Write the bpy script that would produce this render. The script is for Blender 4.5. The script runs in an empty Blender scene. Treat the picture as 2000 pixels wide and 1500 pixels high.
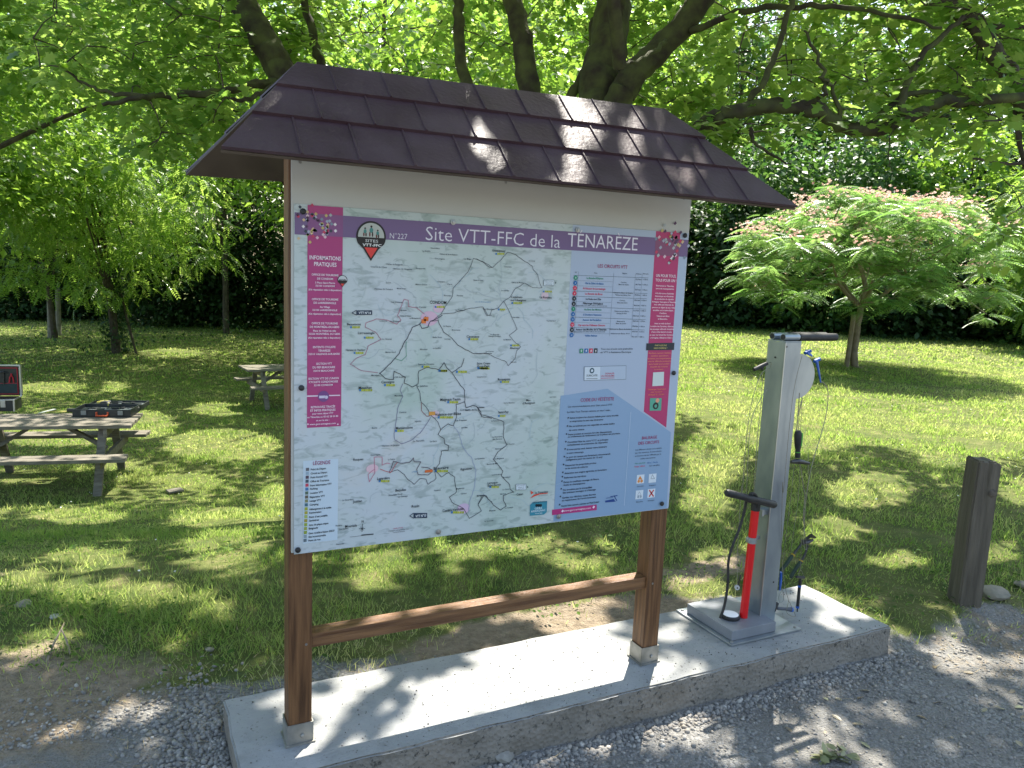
import bpy, bmesh, math, random
import numpy as np
from mathutils import Vector, Matrix

# ------------------------------------------------------------------ camera, light
SC = bpy.context.scene
COL = SC.collection
FPX, YAW, PITCH, ROLL = 1500.0, 26.7, 8.4, 2.44          # focal length in photo pixels, heading, tilt, roll
_a, _p, _r = (math.radians(v) for v in (YAW, PITCH, ROLL))
FW = np.array([math.sin(_a)*math.cos(_p), math.cos(_a)*math.cos(_p), -math.sin(_p)])
_r0 = np.array([math.cos(_a), -math.sin(_a), 0.0]); _u0 = np.cross(_r0, FW)
RT = math.cos(_r)*_r0 + math.sin(_r)*_u0
UP = -math.sin(_r)*_r0 + math.cos(_r)*_u0
CP = np.array([0.0, 0.0, 1.6])
cd = bpy.data.cameras.new('camera'); cam = bpy.data.objects.new('camera', cd); COL.objects.link(cam)
cd.sensor_width = 36; cd.lens = FPX/2000*36; cd.clip_start = 0.05; cd.clip_end = 1000
M = Matrix([[RT[i], UP[i], -FW[i], CP[i]] for i in range(3)] + [[0, 0, 0, 1]])
cam.matrix_world = M
SC.camera = cam

SUN_EL, SUN_AZ = 60.0, 43.8
SUN = np.array([math.cos(math.radians(SUN_EL))*math.sin(math.radians(SUN_AZ)),
                math.cos(math.radians(SUN_EL))*math.cos(math.radians(SUN_AZ)), math.sin(math.radians(SUN_EL))])
sl = bpy.data.lights.new('sun', 'SUN'); sl.energy = 5.0; sl.angle = math.radians(0.53); sl.color = (1.0, 0.94, 0.84)
so = bpy.data.objects.new('sun', sl); COL.objects.link(so)
so.rotation_euler = Vector(SUN).to_track_quat('Z', 'Y').to_euler()
w = bpy.data.worlds.new('World'); SC.world = w; w.use_nodes = True
nt = w.node_tree; bg = nt.nodes['Background']
sky = nt.nodes.new('ShaderNodeTexSky'); sky.sky_type = 'NISHITA'; sky.sun_disc = False
sky.sun_elevation = math.radians(SUN_EL); sky.sun_rotation = math.radians(SUN_AZ)
sky.air_density = 1.3; sky.dust_density = 2.5; sky.ozone_density = 1.0
nt.links.new(sky.outputs[0], bg.inputs[0]); bg.inputs[1].default_value = 0.13
SC.view_settings.view_transform = 'Standard'; SC.view_settings.look = 'None'
SC.view_settings.exposure = 1.36; SC.view_settings.gamma = 1.0
SC.cycles.max_bounces = 7; SC.cycles.diffuse_bounces = 3; SC.cycles.glossy_bounces = 2
SC.cycles.transmission_bounces = 4; SC.cycles.transparent_max_bounces = 4
SC.cycles.caustics_reflective = False; SC.cycles.caustics_refractive = False
SC.cycles.sample_clamp_indirect = 6.0

R = random.Random(7)
NR = np.random.default_rng(11)

# ------------------------------------------------------------------ survey helpers: from a sighting in the photograph to a place in the world
def ray(x, y): return FW + RT*(x-1000)/FPX - UP*(y-750)/FPX
def onz(x, y, z):
    d = ray(x, y); return CP + d*((z-CP[2])/d[2])
def ony(x, y, Y):
    d = ray(x, y); return CP + d*((Y-CP[1])/d[1])
def atd(x, y, D): return CP + ray(x, y)*D
def sstep(t):
    t = np.clip(t, 0, 1); return t*t*(3-2*t)
def tz(x, y):
    x = np.asarray(x, float); y = np.asarray(y, float)
    fall = -1.0*sstep((y-3.2)/6.3) - 0.2*sstep((y-9.5)/6)
    q = x/np.maximum(y, 0.5)
    return fall*(1-sstep((q-.17)/.60))-.038*sstep((2.28-y)/.22)
def onground(x, y):
    P = onz(x, y, 0.0)
    for _ in range(25):
        zt = float(tz(P[0], P[1])); P = 0.5*P + 0.5*onz(x, y, zt)
    P[2] = float(tz(P[0], P[1])); return P
def project(P):
    V = P-CP; wv = V@FW; wv = np.where(np.abs(wv) < 1e-6, 1e-6, wv)
    return np.where(wv > 0, 1000+FPX*(V@RT)/wv, -9999), 750-FPX*(V@UP)/wv

# ------------------------------------------------------------------ materials
MATS = {}
def nodes_of(name):
    m = bpy.data.materials.new(name); m.use_nodes = True
    t = m.node_tree; return m, t, t.nodes['Principled BSDF'], t.nodes, t.links
def surf(name, c1, c2=None, rough=0.6, metal=0.0, scale=8.0, stretch=(1, 1, 1), bump=0.0, bscale=60.0, lo=0.35, hi=0.65, spec=0.5, detail=6, rvar=0.0, emis=None):
    if name in MATS: return MATS[name]
    m, t, b, N, L = nodes_of(name)
    b.inputs['Roughness'].default_value = rough; b.inputs['Metallic'].default_value = metal
    b.inputs['Specular IOR Level'].default_value = spec
    tc = N.new('ShaderNodeTexCoord'); mp = N.new('ShaderNodeMapping'); mp.inputs['Scale'].default_value = stretch
    L.new(tc.outputs['Object'], mp.inputs[0])
    if c2 is None: b.inputs['Base Color'].default_value = (*c1, 1)
    else:
        n = N.new('ShaderNodeTexNoise'); n.inputs['Scale'].default_value = scale; n.inputs['Detail'].default_value = detail
        L.new(mp.outputs[0], n.inputs[0])
        r = N.new('ShaderNodeValToRGB'); r.color_ramp.elements[0].position = lo; r.color_ramp.elements[1].position = hi
        r.color_ramp.elements[0].color = (*c1, 1); r.color_ramp.elements[1].color = (*c2, 1)
        L.new(n.outputs['Fac'], r.inputs[0]); L.new(r.outputs[0], b.inputs['Base Color'])
        if rvar:
            ma = N.new('ShaderNodeMapRange'); ma.inputs[3].default_value = rough-rvar; ma.inputs[4].default_value = rough+rvar
            L.new(n.outputs['Fac'], ma.inputs[0]); L.new(ma.outputs[0], b.inputs['Roughness'])
    if bump:
        n2 = N.new('ShaderNodeTexNoise'); n2.inputs['Scale'].default_value = bscale; n2.inputs['Detail'].default_value = 5
        L.new(mp.outputs[0], n2.inputs[0])
        bu = N.new('ShaderNodeBump'); bu.inputs['Strength'].default_value = bump; bu.inputs['Distance'].default_value = 0.01
        L.new(n2.outputs['Fac'], bu.inputs['Height']); L.new(bu.outputs[0], b.inputs['Normal'])
    MATS[name] = m; return m
def leafmat(name, cols, trans, tw=0.5, rough=0.38, spec=0.5):
    """blade or leaf: reflecting side plus the glow of light through it; colour drifts from leaf to leaf"""
    m, t, b, N, L = nodes_of(name)
    at = N.new('ShaderNodeAttribute'); at.attribute_name = 'tint'
    r = N.new('ShaderNodeValToRGB'); e = r.color_ramp.elements
    e[0].color = (*cols[0], 1); e[1].color = (*cols[-1], 1)
    for i, c in enumerate(cols[1:-1]):
        k = e.new((i+1)/(len(cols)-1)); k.color = (*c, 1)
    L.new(at.outputs['Fac'], r.inputs[0]); L.new(r.outputs[0], b.inputs['Base Color'])
    b.inputs['Roughness'].default_value = rough; b.inputs['Specular IOR Level'].default_value = spec
    tr = N.new('ShaderNodeBsdfTranslucent')
    r2 = N.new('ShaderNodeValToRGB'); e2 = r2.color_ramp.elements
    e2[0].color = (*trans[0], 1); e2[1].color = (*trans[1], 1)
    L.new(at.outputs['Fac'], r2.inputs[0]); L.new(r2.outputs[0], tr.inputs[0])
    mx = N.new('ShaderNodeMixShader'); mx.inputs[0].default_value = tw
    L.new(b.outputs[0], mx.inputs[1]); L.new(tr.outputs[0], mx.inputs[2])
    L.new(mx.outputs[0], N['Material Output'].inputs[0])
    MATS[name] = m; return m

# ------------------------------------------------------------------ mesh helpers
class MB:
    def __init__(s): s.v = []; s.f = []; s.m = []
    def add(s, vs, fs, mi=0):
        o = len(s.v); s.v += [tuple(map(float, p)) for p in vs]
        s.f += [tuple(i+o for i in f) for f in fs]; s.m += [mi]*len(fs); return s
    def box(s, c, d, mi=0, bev=0.0, rot=None, taper=1.0):
        bm = bmesh.new(); bmesh.ops.create_cube(bm, size=1)
        for v in bm.verts:
            k = taper if v.co.z > 0 else 1
            v.co = Vector((v.co.x*d[0]*k, v.co.y*d[1]*k, v.co.z*d[2]))
        if bev: bmesh.ops.bevel(bm, geom=list(bm.edges), offset=bev, segments=2, affect='EDGES', profile=0.6)
        Rm = rot if rot is not None else Matrix.Identity(3)
        vs = [Rm @ v.co + Vector(c) for v in bm.verts]; bm.verts.index_update()
        fs = [[v.index for v in f.verts] for f in bm.faces]; bm.free()
        return s.add(vs, fs, mi)
    def bar(s, a, b, wd, th, mi=0, up=(0, 0, 1), bev=0.003):
        a = Vector(a); b = Vector(b); x = (b-a); L = x.length; x = x/L
        y = Vector(up).cross(x); y.normalize(); z = x.cross(y)
        return s.box((a+b)/2, (L, wd, th), mi, bev, Matrix((x, y, z)).transposed())
    def tube(s, pts, rad, n=10, mi=0, caps=True, rough=0.0, sq=1.0):
        pts = [Vector(p) for p in pts]
        if not hasattr(rad, '__len__'): rad = [rad]*len(pts)
        prev = None; vs = []; fs = []
        for i, p in enumerate(pts):
            t = (pts[min(i+1, len(pts)-1)]-pts[max(i-1, 0)])
            if t.length < 1e-9: t = Vector((0, 0, 1))
            t.normalize()
            if prev is None:
                prev = t.orthogonal().normalized()
            u = prev - t*prev.dot(t)
            if u.length < 1e-6: u = t.orthogonal()
            u.normalize(); prev = u; v = t.cross(u)
            for k in range(n):
                a = 2*math.pi*k/n; rr = rad[i]*(1+(R.uniform(-rough, rough) if rough else 0))
                vs.append(p + u*math.cos(a)*rr + v*math.sin(a)*rr*sq)
        for i in range(len(pts)-1):
            for k in range(n):
                k2 = (k+1) % n; fs.append((i*n+k, i*n+k2, (i+1)*n+k2, (i+1)*n+k))
        if caps:
            fs.append(tuple(range(n-1, -1, -1))); fs.append(tuple((len(pts)-1)*n+k for k in range(n)))
        return s.add(vs, fs, mi)
    def lathe(s, c, axis, prof, n=16, mi=0):
        """prof: list of (distance along axis, radius)"""
        ax = Vector(axis).normalized()
        pts = [Vector(c)+ax*h for h, _ in prof]
        return s.tube(pts, [max(r, 1e-4) for _, r in prof], n, mi)
    def build(s, name, mats, parent=None, smooth=False, origin=None):
        if not isinstance(mats, (list, tuple)): mats = [mats]
        if parent is not None: origin = wloc(parent)
        elif origin is None: origin = Vector((0, 0, 0))
        me = bpy.data.meshes.new(name); me.from_pydata([tuple(Vector(v)-origin) for v in s.v], [], s.f)
        for m in mats: me.materials.append(m)
        me.polygons.foreach_set('material_index', s.m)
        if smooth: me.polygons.foreach_set('use_smooth', [True]*len(s.f))
        me.update(); o = bpy.data.objects.new(name, me); COL.objects.link(o)
        if parent is not None: o.parent = parent
        else: o.location = origin
        if smooth:
            try: me.set_sharp_from_angle(angle=math.radians(42))
            except Exception: pass
        return o
def wloc(o):
    v = Vector(o.location)
    while o.parent: o = o.parent; v += Vector(o.location)
    return v
def thing(name, loc, label, cat, group=None):
    o = bpy.data.objects.new(name, None); COL.objects.link(o); o.location = tuple(map(float, loc)); o.empty_display_size = .1
    return tag(o, label, cat, group)
def tag(o, label=None, cat=None, group=None, kind=None):
    if label: o['label'] = label
    if cat: o['category'] = cat
    if group: o['group'] = group
    if kind: o['kind'] = kind
    return o

def scatter(name, tv, tf, pos, ax, nrm, size, tint, mat, parent=None, smooth=False):
    """one mesh out of many copies of a small triangle template (leaf, blade, stone)"""
    tv = np.asarray(tv, float); tf = np.asarray(tf, int); N = len(pos)
    ax = ax/np.maximum(np.linalg.norm(ax, axis=1, keepdims=True), 1e-9)
    n = nrm - ax*np.sum(ax*nrm, axis=1, keepdims=True)
    bad = np.linalg.norm(n, axis=1) < 1e-4; n[bad] = np.cross(ax[bad], [0.3, 0.9, 0.1])
    n /= np.linalg.norm(n, axis=1, keepdims=True); b = np.cross(n, ax)
    size = np.asarray(size, float)
    if size.ndim == 1: size = np.repeat(size[:, None], 3, axis=1)
    S = tv[None, :, :]*size[:, None, :]
    V = pos[:, None, :] + S[..., 0:1]*ax[:, None, :] + S[..., 1:2]*b[:, None, :] + S[..., 2:3]*n[:, None, :]
    k = len(tv); V = V.reshape(-1, 3)
    if parent is not None: V = V-np.array(wloc(parent))
    F = (tf[None]+(np.arange(N)*k)[:, None, None]).reshape(-1)
    nf = N*len(tf)
    me = bpy.data.meshes.new(name); me.vertices.add(len(V)); me.vertices.foreach_set('co', V.astype(np.float32).ravel())
    me.loops.add(nf*3); me.loops.foreach_set('vertex_index', F.astype(np.int32))
    me.polygons.add(nf); me.polygons.foreach_set('loop_start', np.arange(0, nf*3, 3, dtype=np.int32))
    me.polygons.foreach_set('loop_total', np.full(nf, 3, dtype=np.int32))
    if smooth: me.polygons.foreach_set('use_smooth', [True]*nf)
    me.update(calc_edges=True)
    a = me.attributes.new('tint', 'FLOAT', 'POINT'); a.data.foreach_set('value', np.repeat(np.asarray(tint, float), k).astype(np.float32))
    me.materials.append(mat); me.validate()
    o = bpy.data.objects.new(name, me); COL.objects.link(o)
    if parent is not None: o.parent = parent
    return o
def rdir(n, zs=1.0):
    v = NR.normal(size=(n, 3)); v[:, 2] *= zs
    return v/np.linalg.norm(v, axis=1, keepdims=True)
def fan(outline, c, zc=0.0):
    vs = [(c[0], c[1], zc)]+[(x, y, z) for x, y, z in outline]; n = len(outline)
    return vs, [(0, 1+i, 1+(i+1) % n) for i in range(n)]
half = [(-.10, .30), (.15, .22), (.30, .58), (.46, .26), (.70, .30)]
MAPLE = fan([(0, 0, 0)]+[(x, y, -.06) for x, y in half]+[(1, 0, -.08)]+[(x, -y, -.06) for x, y in reversed(half)], (.38, 0), .0)
OVAL = ([(0, 0, 0), (.35, .24, .05), (.75, .18, .02), (1, 0, -.04), (.75, -.18, .02), (.35, -.24, .05)], [(0, 1, 2), (0, 2, 3), (0, 3, 4), (0, 4, 5)])
LEAF4 = ([(0, 0, 0), (.45, .30, .07), (1, 0, 0), (.45, -.30, .07)], [(0, 2, 1), (0, 3, 2)])
BLADE = ([(0, -.5, 0), (0, .5, 0), (.38, -.38, .05), (.38, .38, .05), (.75, -.2, .19), (.75, .2, .19), (1, 0, .36)], [(0, 1, 3), (0, 3, 2), (2, 3, 5), (2, 5, 4), (4, 5, 6)])
def pinnate(n, lw, ll, droop=.25):
    vs = []; fs = []
    for i in range(n):
        t = (i+1)/n; z = -droop*t*t
        for s in (-1, 1):
            o = len(vs); l = ll*(1-.55*abs(t-.45)); x = t*.92
            vs += [(x, 0, z), (x+lw*.9, s*l*.5, z-.02), (x+lw*1.1, s*l, z-.06*l*4), (x-lw*.25, s*l*.5, z-.02)]
            fs += [(o, o+1, o+2), (o, o+2, o+3)]
    return vs, fs
# ------------------------------------------------------------------ sunny patches; crown leaves that would shade them are left out
LIT = [(880,318,66,34),(935,250,44,70),(1080,300,38,70),(1122,215,34,34),(1275,325,66,54),(1268,238,34,30),(470,272,30,24),
 (635,1380,26,38),(707,1330,36,22),(642,1440,26,18),(590,1480,34,22),(815,1413,20,14),(880,1403,21,21),(777,1447,28,12),(970,1345,62,55),(1140,1300,80,55),(985,1368,26,40),(1070,1360,40,22),
 (1318,1305,42,20),(1328,1255,20,11),(538,1390,13,26),(1598,1168,26,16),(1648,1220,32,15),(1420,1200,20,10),
 (1838,1253,22,15),(1868,1305,38,22),(1650,1390,38,26),(1533,1445,20,50),(1622,1465,42,30),(1766,1405,30,12),(1374,1380,20,8),(1290,1445,52,42),(1416,1452,24,28),(1146,1465,46,20),(1090,1425,44,10),(1740,1480,40,20),(1930,1380,35,18),(1480,1370,30,16),(1240,1400,26,10),(1970,1290,30,16),(1560,1340,40,14),(1860,1460,34,16),
 (1100,1205,110,28),(1350,1150,62,22),(900,1225,60,12),(735,1120,44,42),(640,1060,25,12),(900,1075,60,18),(1050,1070,62,20),(1200,1062,44,12),(1150,1110,40,14),
 (150,1010,90,12),(170,1095,62,20),(45,1135,46,15),(215,1165,135,20),(450,1080,92,40),(440,1015,112,20),(410,1190,36,20),(110,1240,46,15),(35,1275,42,15),(240,1395,66,18),(90,1440,50,16),(330,1470,40,14),(535,980,25,34),(330,1250,26,10),
 (100,757,62,9),(105,688,62,10),(225,755,22,9),(20,770,20,8),(100,850,125,20),(280,830,66,26),(20,930,26,12),(232,915,42,16),(430,870,112,30),(430,800,60,12),(330,690,60,8),(480,650,50,6),(370,940,60,14),(520,740,30,10),(60,640,60,6),(250,720,50,6),
 (1650,775,360,72),(1450,725,130,40),(1900,700,120,26),(1400,697,80,18),(1950,860,70,40),(1390,900,60,64),(1850,880,60,34),(1560,850,120,40),(1750,850,120,22),
 (1700,960,92,34),(1620,1040,62,26),(1380,985,50,42),(1960,1090,42,30),(1750,1098,62,15),(1390,1090,42,16),(1480,1060,30,20),(1990,960,30,25)]
LIT = np.array(LIT, float)
ROOF_Q = dict(yf=2.0, yr=2.3, zf=1.855, zr=2.168, x0=.21, x1=2.08)
def lands_lit(P, grow=1.0, pad=.05):
    """for points high in the crowns: does their shadow fall on one of the sunny patches?"""
    s = SUN
    def hits(G, ok):
        px, py = project(G); out = np.zeros(len(G), bool); e = pad*FPX/np.maximum((G-CP)@FW, .5)
        for cx, cy, rx, ry in LIT:
            out |= ((px-cx)/(rx*grow+e))**2+((py-cy)/(ry*grow+e*.5))**2 < 1
        return out & ok
    G = P - s*(P[:, 2:3]/s[2])
    for _ in range(6):
        zt = tz(G[:, 0], G[:, 1]); G = P - s*((P[:, 2]-zt)/s[2])[:, None]
    h = hits(G, np.ones(len(P), bool))
    S = P - s*((P[:, 2]-.1)/s[2])[:, None]
    h |= hits(S, (S[:, 0] > .25) & (S[:, 0] < 3) & (S[:, 1] > 2.1) & (S[:, 1] < 2.62))
    q = ROOF_Q; m = (q['zr']-q['zf'])/(q['yr']-q['yf'])                # the front slope of the roof: z = zf + m (y - yf)
    t = (P[:, 2]-q['zf']-m*(P[:, 1]-q['yf']))/(s[2]-m*s[1]); Q = P-s*t[:, None]
    h |= hits(Q, (Q[:, 1] > q['yf']) & (Q[:, 1] < q['yr']) & (Q[:, 0] > q['x0']) & (Q[:, 0] < q['x1']))
    B = P - s*((P[:, 2]-.457)/s[2])[:, None]                            # the top of the board's rail
    px, py = project(B); out = np.zeros(len(P), bool)
    for cx, cy, rx, ry in ((1160, 1145, 95, 22), (960, 1175, 60, 20), (770, 1208, 52, 20)): out |= ((px-cx)/(rx+20))**2+((py-cy)/(ry+14))**2 < 1
    h |= out & (B[:, 1] > 2.2) & (B[:, 1] < 2.42)
    return h

# ------------------------------------------------------------------ ground
def axis_coords(a, b, fine, lo, hi):
    mid = list(np.arange(a, b+1e-6, fine)); st = fine; v = b; up = []
    while v < hi: st *= 1.12; v += st; up.append(v)
    st = fine; v = a; dn = []
    while v > lo: st *= 1.12; v -= st; dn.append(v)
    return np.array(dn[::-1]+mid+up)
def edge_y(x):                                                        # where gravel gives way to the lawn
    x = np.asarray(x, float)
    return np.interp(x, [-6, -2, -.6, -.05, .5, 2.0, 2.95, 3.05, 3.4, 4.05, 8, 20], [6.5, 4.0, 3.25, 2.95, 2.80, 2.80, 2.75, 2.18, 2.16, 2.10, 1.0, -1.5])
def wav(x, y, k):
    return (np.sin(x*k+1.3)*np.cos(y*k*1.17+.4)+.6*np.sin(x*k*2.3+y*k*1.9+2)+.35*np.sin(x*k*4.7-y*k*4.1+.7))/1.95
gx = axis_coords(-2.2, 6.2, .045, -260, 320); gy = axis_coords(0.6, 7.2, .045, -60, 420)
X, Y = np.meshgrid(gx, gy); Z = tz(X, Y)
near = np.exp(-np.maximum(np.hypot(X-1.5, Y-3)-4, 0)/6)
lawn_m = sstep((Y-edge_y(X)+.16*wav(X, Y, 3.1))/.35+.3)
Z = Z + near*(.006*wav(X, Y, 9)+.010*wav(X, Y, 2.3))*1.0
dirt = np.clip(np.exp(-(((X-1.75)/.75)**2+((Y-2.80)/.24)**2)**1.5)*1.4 + 1.2*np.exp(-(((X+.75)/.8)**2+((Y-3.05)/.5)**2)) + .52*np.exp(-(((X-3.9)/1.0)**2+((Y-1.9)/.55)**2))
               + .8*np.exp(-(((X-2.9)/.6)**2+((Y-3.15)/.16)**2)) + .9*np.exp(-(((X+1.1)/.5)**2+((Y-4.6)/.5)**2)), 0, 1)
in_slab = (X > .3) & (X < 2.95) & (Y > 2.18) & (Y < 2.56)
Z = np.where(in_slab, Z-.03, Z)
me = bpy.data.meshes.new('ground'); ny, nx = X.shape
vv = np.stack([X, Y, Z], -1).reshape(-1, 3); idx = np.arange(nx*ny).reshape(ny, nx)
ff = np.stack([idx[:-1, :-1], idx[:-1, 1:], idx[1:, 1:], idx[1:, :-1]], -1).reshape(-1, 4)
me.vertices.add(len(vv)); me.vertices.foreach_set('co', vv.astype(np.float32).ravel())
me.loops.add(ff.size); me.loops.foreach_set('vertex_index', ff.astype(np.int32).ravel())
me.polygons.add(len(ff)); me.polygons.foreach_set('loop_start', np.arange(0, ff.size, 4, dtype=np.int32)); me.polygons.foreach_set('loop_total', np.full(len(ff), 4, dtype=np.int32))
me.polygons.foreach_set('use_smooth', [True]*len(ff)); me.update(calc_edges=True)
for nm, arr in (('lawn', lawn_m), ('dirt', dirt)):
    a = me.attributes.new(nm, 'FLOAT', 'POINT'); a.data.foreach_set('value', arr.astype(np.float32).ravel())
gr = bpy.data.objects.new('ground', me); COL.objects.link(gr); gr['kind'] = 'structure'
m, t, b, N, L = nodes_of('ground_mix')
tc = N.new('ShaderNodeTexCoord')
def noise(sc, det=6, ro=.6):
    n = N.new('ShaderNodeTexNoise'); n.inputs['Scale'].default_value = sc; n.inputs['Detail'].default_value = det; n.inputs['Roughness'].default_value = ro
    L.new(tc.outputs['Object'], n.inputs[0]); return n.outputs['Fac']
def ramp(src, stops):
    r = N.new('ShaderNodeValToRGB'); e = r.color_ramp.elements
    e[0].position, e[0].color = stops[0][0], (*stops[0][1], 1); e[1].position, e[1].color = stops[-1][0], (*stops[-1][1], 1)
    for p, c in stops[1:-1]: k = e.new(p); k.color = (*c, 1)
    L.new(src, r.inputs[0]); return r.outputs[0]
def mix(f, a, c2):
    x = N.new('ShaderNodeMix'); x.data_type = 'RGBA'; L.new(f, x.inputs['Factor']); L.new(a, x.inputs['A']); L.new(c2, x.inputs['B']); return x.outputs['Result']
def mth(op, a, c2, cl=False):
    x = N.new('ShaderNodeMath'); x.operation = op; x.use_clamp = cl
    for i, q in enumerate((a, c2)):
        if isinstance(q, (int, float)): x.inputs[i].default_value = q
        else: L.new(q, x.inputs[i])
    return x.outputs[0]
def attr(nm):
    x = N.new('ShaderNodeAttribute'); x.attribute_name = nm; return x.outputs['Fac']
vor = N.new('ShaderNodeTexVoronoi'); vor.inputs['Scale'].default_value = 95; L.new(tc.outputs['Object'], vor.inputs[0])
vor2 = N.new('ShaderNodeTexVoronoi'); vor2.inputs['Scale'].default_value = 38; L.new(tc.outputs['Object'], vor2.inputs[0])
grav = ramp(vor.outputs['Color'], [(0, (.15, .147, .138)), (.5, (.255, .25, .235)), (1, (.42, .41, .385))])
grav2 = mix(ramp(noise(2.6), [(.4, (0, 0, 0)), (.62, (1, 1, 1))]), grav, ramp(noise(160), [(.3, (.18, .172, .155)), (.7, (.30, .285, .26))]))
dirtc = ramp(noise(26), [(.3, (.21, .165, .115)), (.6, (.34, .275, .20)), (.8, (.42, .35, .26))])
soil = ramp(noise(5), [(.3, (.07, .10, .03)), (.55, (.14, .16, .05)), (.78, (.27, .23, .12))])
sepd = mth('ADD', attr('dirt'), mth('MULTIPLY', mth('SUBTRACT', noise(7), .5), 1.1)); sepd = mth('MULTIPLY', mth('SUBTRACT', sepd, .35), 4, True)
sepl = mth('ADD', attr('lawn'), mth('MULTIPLY', mth('SUBTRACT', noise(9), .5), 1.2)); sepl = mth('MULTIPLY', mth('SUBTRACT', sepl, .35), 3.5, True)
L.new(mix(sepd, mix(sepl, grav2, soil), dirtc), b.inputs['Base Color'])
b.inputs['Roughness'].default_value = .95; b.inputs['Specular IOR Level'].default_value = .15
bu = N.new('ShaderNodeBump'); bu.inputs['Strength'].default_value = .9; bu.inputs['Distance'].default_value = .012
L.new(mth('ADD', mth('MULTIPLY', vor.outputs['Distance'], -.7), mth('ADD', mth('MULTIPLY', vor2.outputs['Distance'], -.5), noise(120))), bu.inputs['Height']); L.new(bu.outputs[0], b.inputs['Normal'])
me.materials.append(m)

# gravel: loose stones, most of them close to the slab's edges
def stone_template(sd):
    bm = bmesh.new(); bmesh.ops.create_icosphere(bm, subdivisions=2 if sd < 3 else 1, radius=.5); rr = random.Random(sd)
    a = [rr.uniform(0, 6) for _ in range(6)]
    for v in bm.verts:
        c = v.co; k = 1+.16*math.sin(5*c.x+a[0])+.14*math.sin(6*c.y+a[1])+.12*math.sin(7*c.z+a[2]+4*c.x)
        v.co = Vector((c.x*k*1.25, c.y*k, c.z*k*.72))
    bm.verts.index_update(); r = ([tuple(v.co) for v in bm.verts], [tuple(v.index for v in f.verts) for f in bm.faces]); bm.free(); return r
m, t, b, N, L = nodes_of('stone_grey')
at = N.new('ShaderNodeAttribute'); at.attribute_name = 'tint'; rp = N.new('ShaderNodeValToRGB'); e = rp.color_ramp.elements
e[0].color = (.17, .16, .145, 1); e[1].color = (.50, .47, .42, 1); k_ = e.new(.55); k_.color = (.31, .295, .27, 1); k_ = e.new(.8); k_.color = (.33, .29, .235, 1)
L.new(at.outputs['Fac'], rp.inputs[0]); L.new(rp.outputs[0], b.inputs['Base Color']); b.inputs['Roughness'].default_value = .85
STONE = m
SX0, SX1, SY0, SY1, SZ = .255, 3.01, 2.118, 2.615, .10                 # the slab
def stones(n, fx, fy, smin, smax, name, tl):
    x = fx(n); y = fy(n, x); ok = ~((x > SX0-.005) & (x < SX1+.005) & (y > SY0-.005) & (y < SY1+.005)); x = x[ok]; y = y[ok]
    s = smin+(smax-smin)*NR.random(len(x))**2.2
    return x, y, s
gx_, gy_, gs_ = [], [], []
def addst(x, y, s):
    ok = ~((x > SX0-.008) & (x < SX1+.008) & (y > SY0-.008) & (y < SY1+.008))
    gx_.append(x[ok]); gy_.append(y[ok]); gs_.append(s[ok])
def pw(n, a, b2, p=2.2): return a+(b2-a)*NR.random(n)**p
n = 3400; x = NR.uniform(.1, 3.1, n); addst(x, SY0-.015-np.abs(NR.normal(0, .055, n)), pw(n, .006, .022))
n = 1700; x = SX0-.01-np.abs(NR.normal(0, .12, n)); addst(x, np.minimum(NR.uniform(1.9, 2.7, n)+np.abs(NR.normal(0, .17, n)), 3.3), pw(n, .006, .021, 1.7))
n = 1100; x = NR.uniform(-.5, .6, n); addst(x, 2.66+np.abs(NR.normal(0, .16, n))-.2*x, pw(n, .005, .018))
n = 900; x = NR.uniform(.6, 1.3, n); addst(x, SY1+.01+np.abs(NR.normal(0, .05, n)), pw(n, .006, .018))
n = 9000; x = NR.uniform(-.7, 5.2, n); addst(x, NR.uniform(1.05, 2.12, n), pw(n, .004, .015))
n = 600; x = NR.uniform(2.6, 5.2, n); addst(x, NR.uniform(1.3, 2.15, n), pw(n, .008, .024, 3))
x = np.concatenate(gx_); y = np.concatenate(gy_); s = np.concatenate(gs_)
z = tz(x, y)+.006*wav(x, y, 9)+.010*wav(x, y, 2.3)
gp = bpy.data.objects.new('gravel', None)
P = np.stack([x, y, z+s*.16], -1); A = rdir(len(P), .25); Nn = np.tile([0, 0, 1.0], (len(P), 1))+NR.normal(0, .25, (len(P), 3))
tint = np.clip(NR.normal(.5, .24, len(P)), 0, 1)
V4, F4 = stone_template(4)
o = scatter('gravel', V4, F4, P, A, Nn, s, tint, STONE, smooth=True); tag(o, 'loose grey gravel stones spilled around the slab', kind='stuff')
del gp

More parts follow.
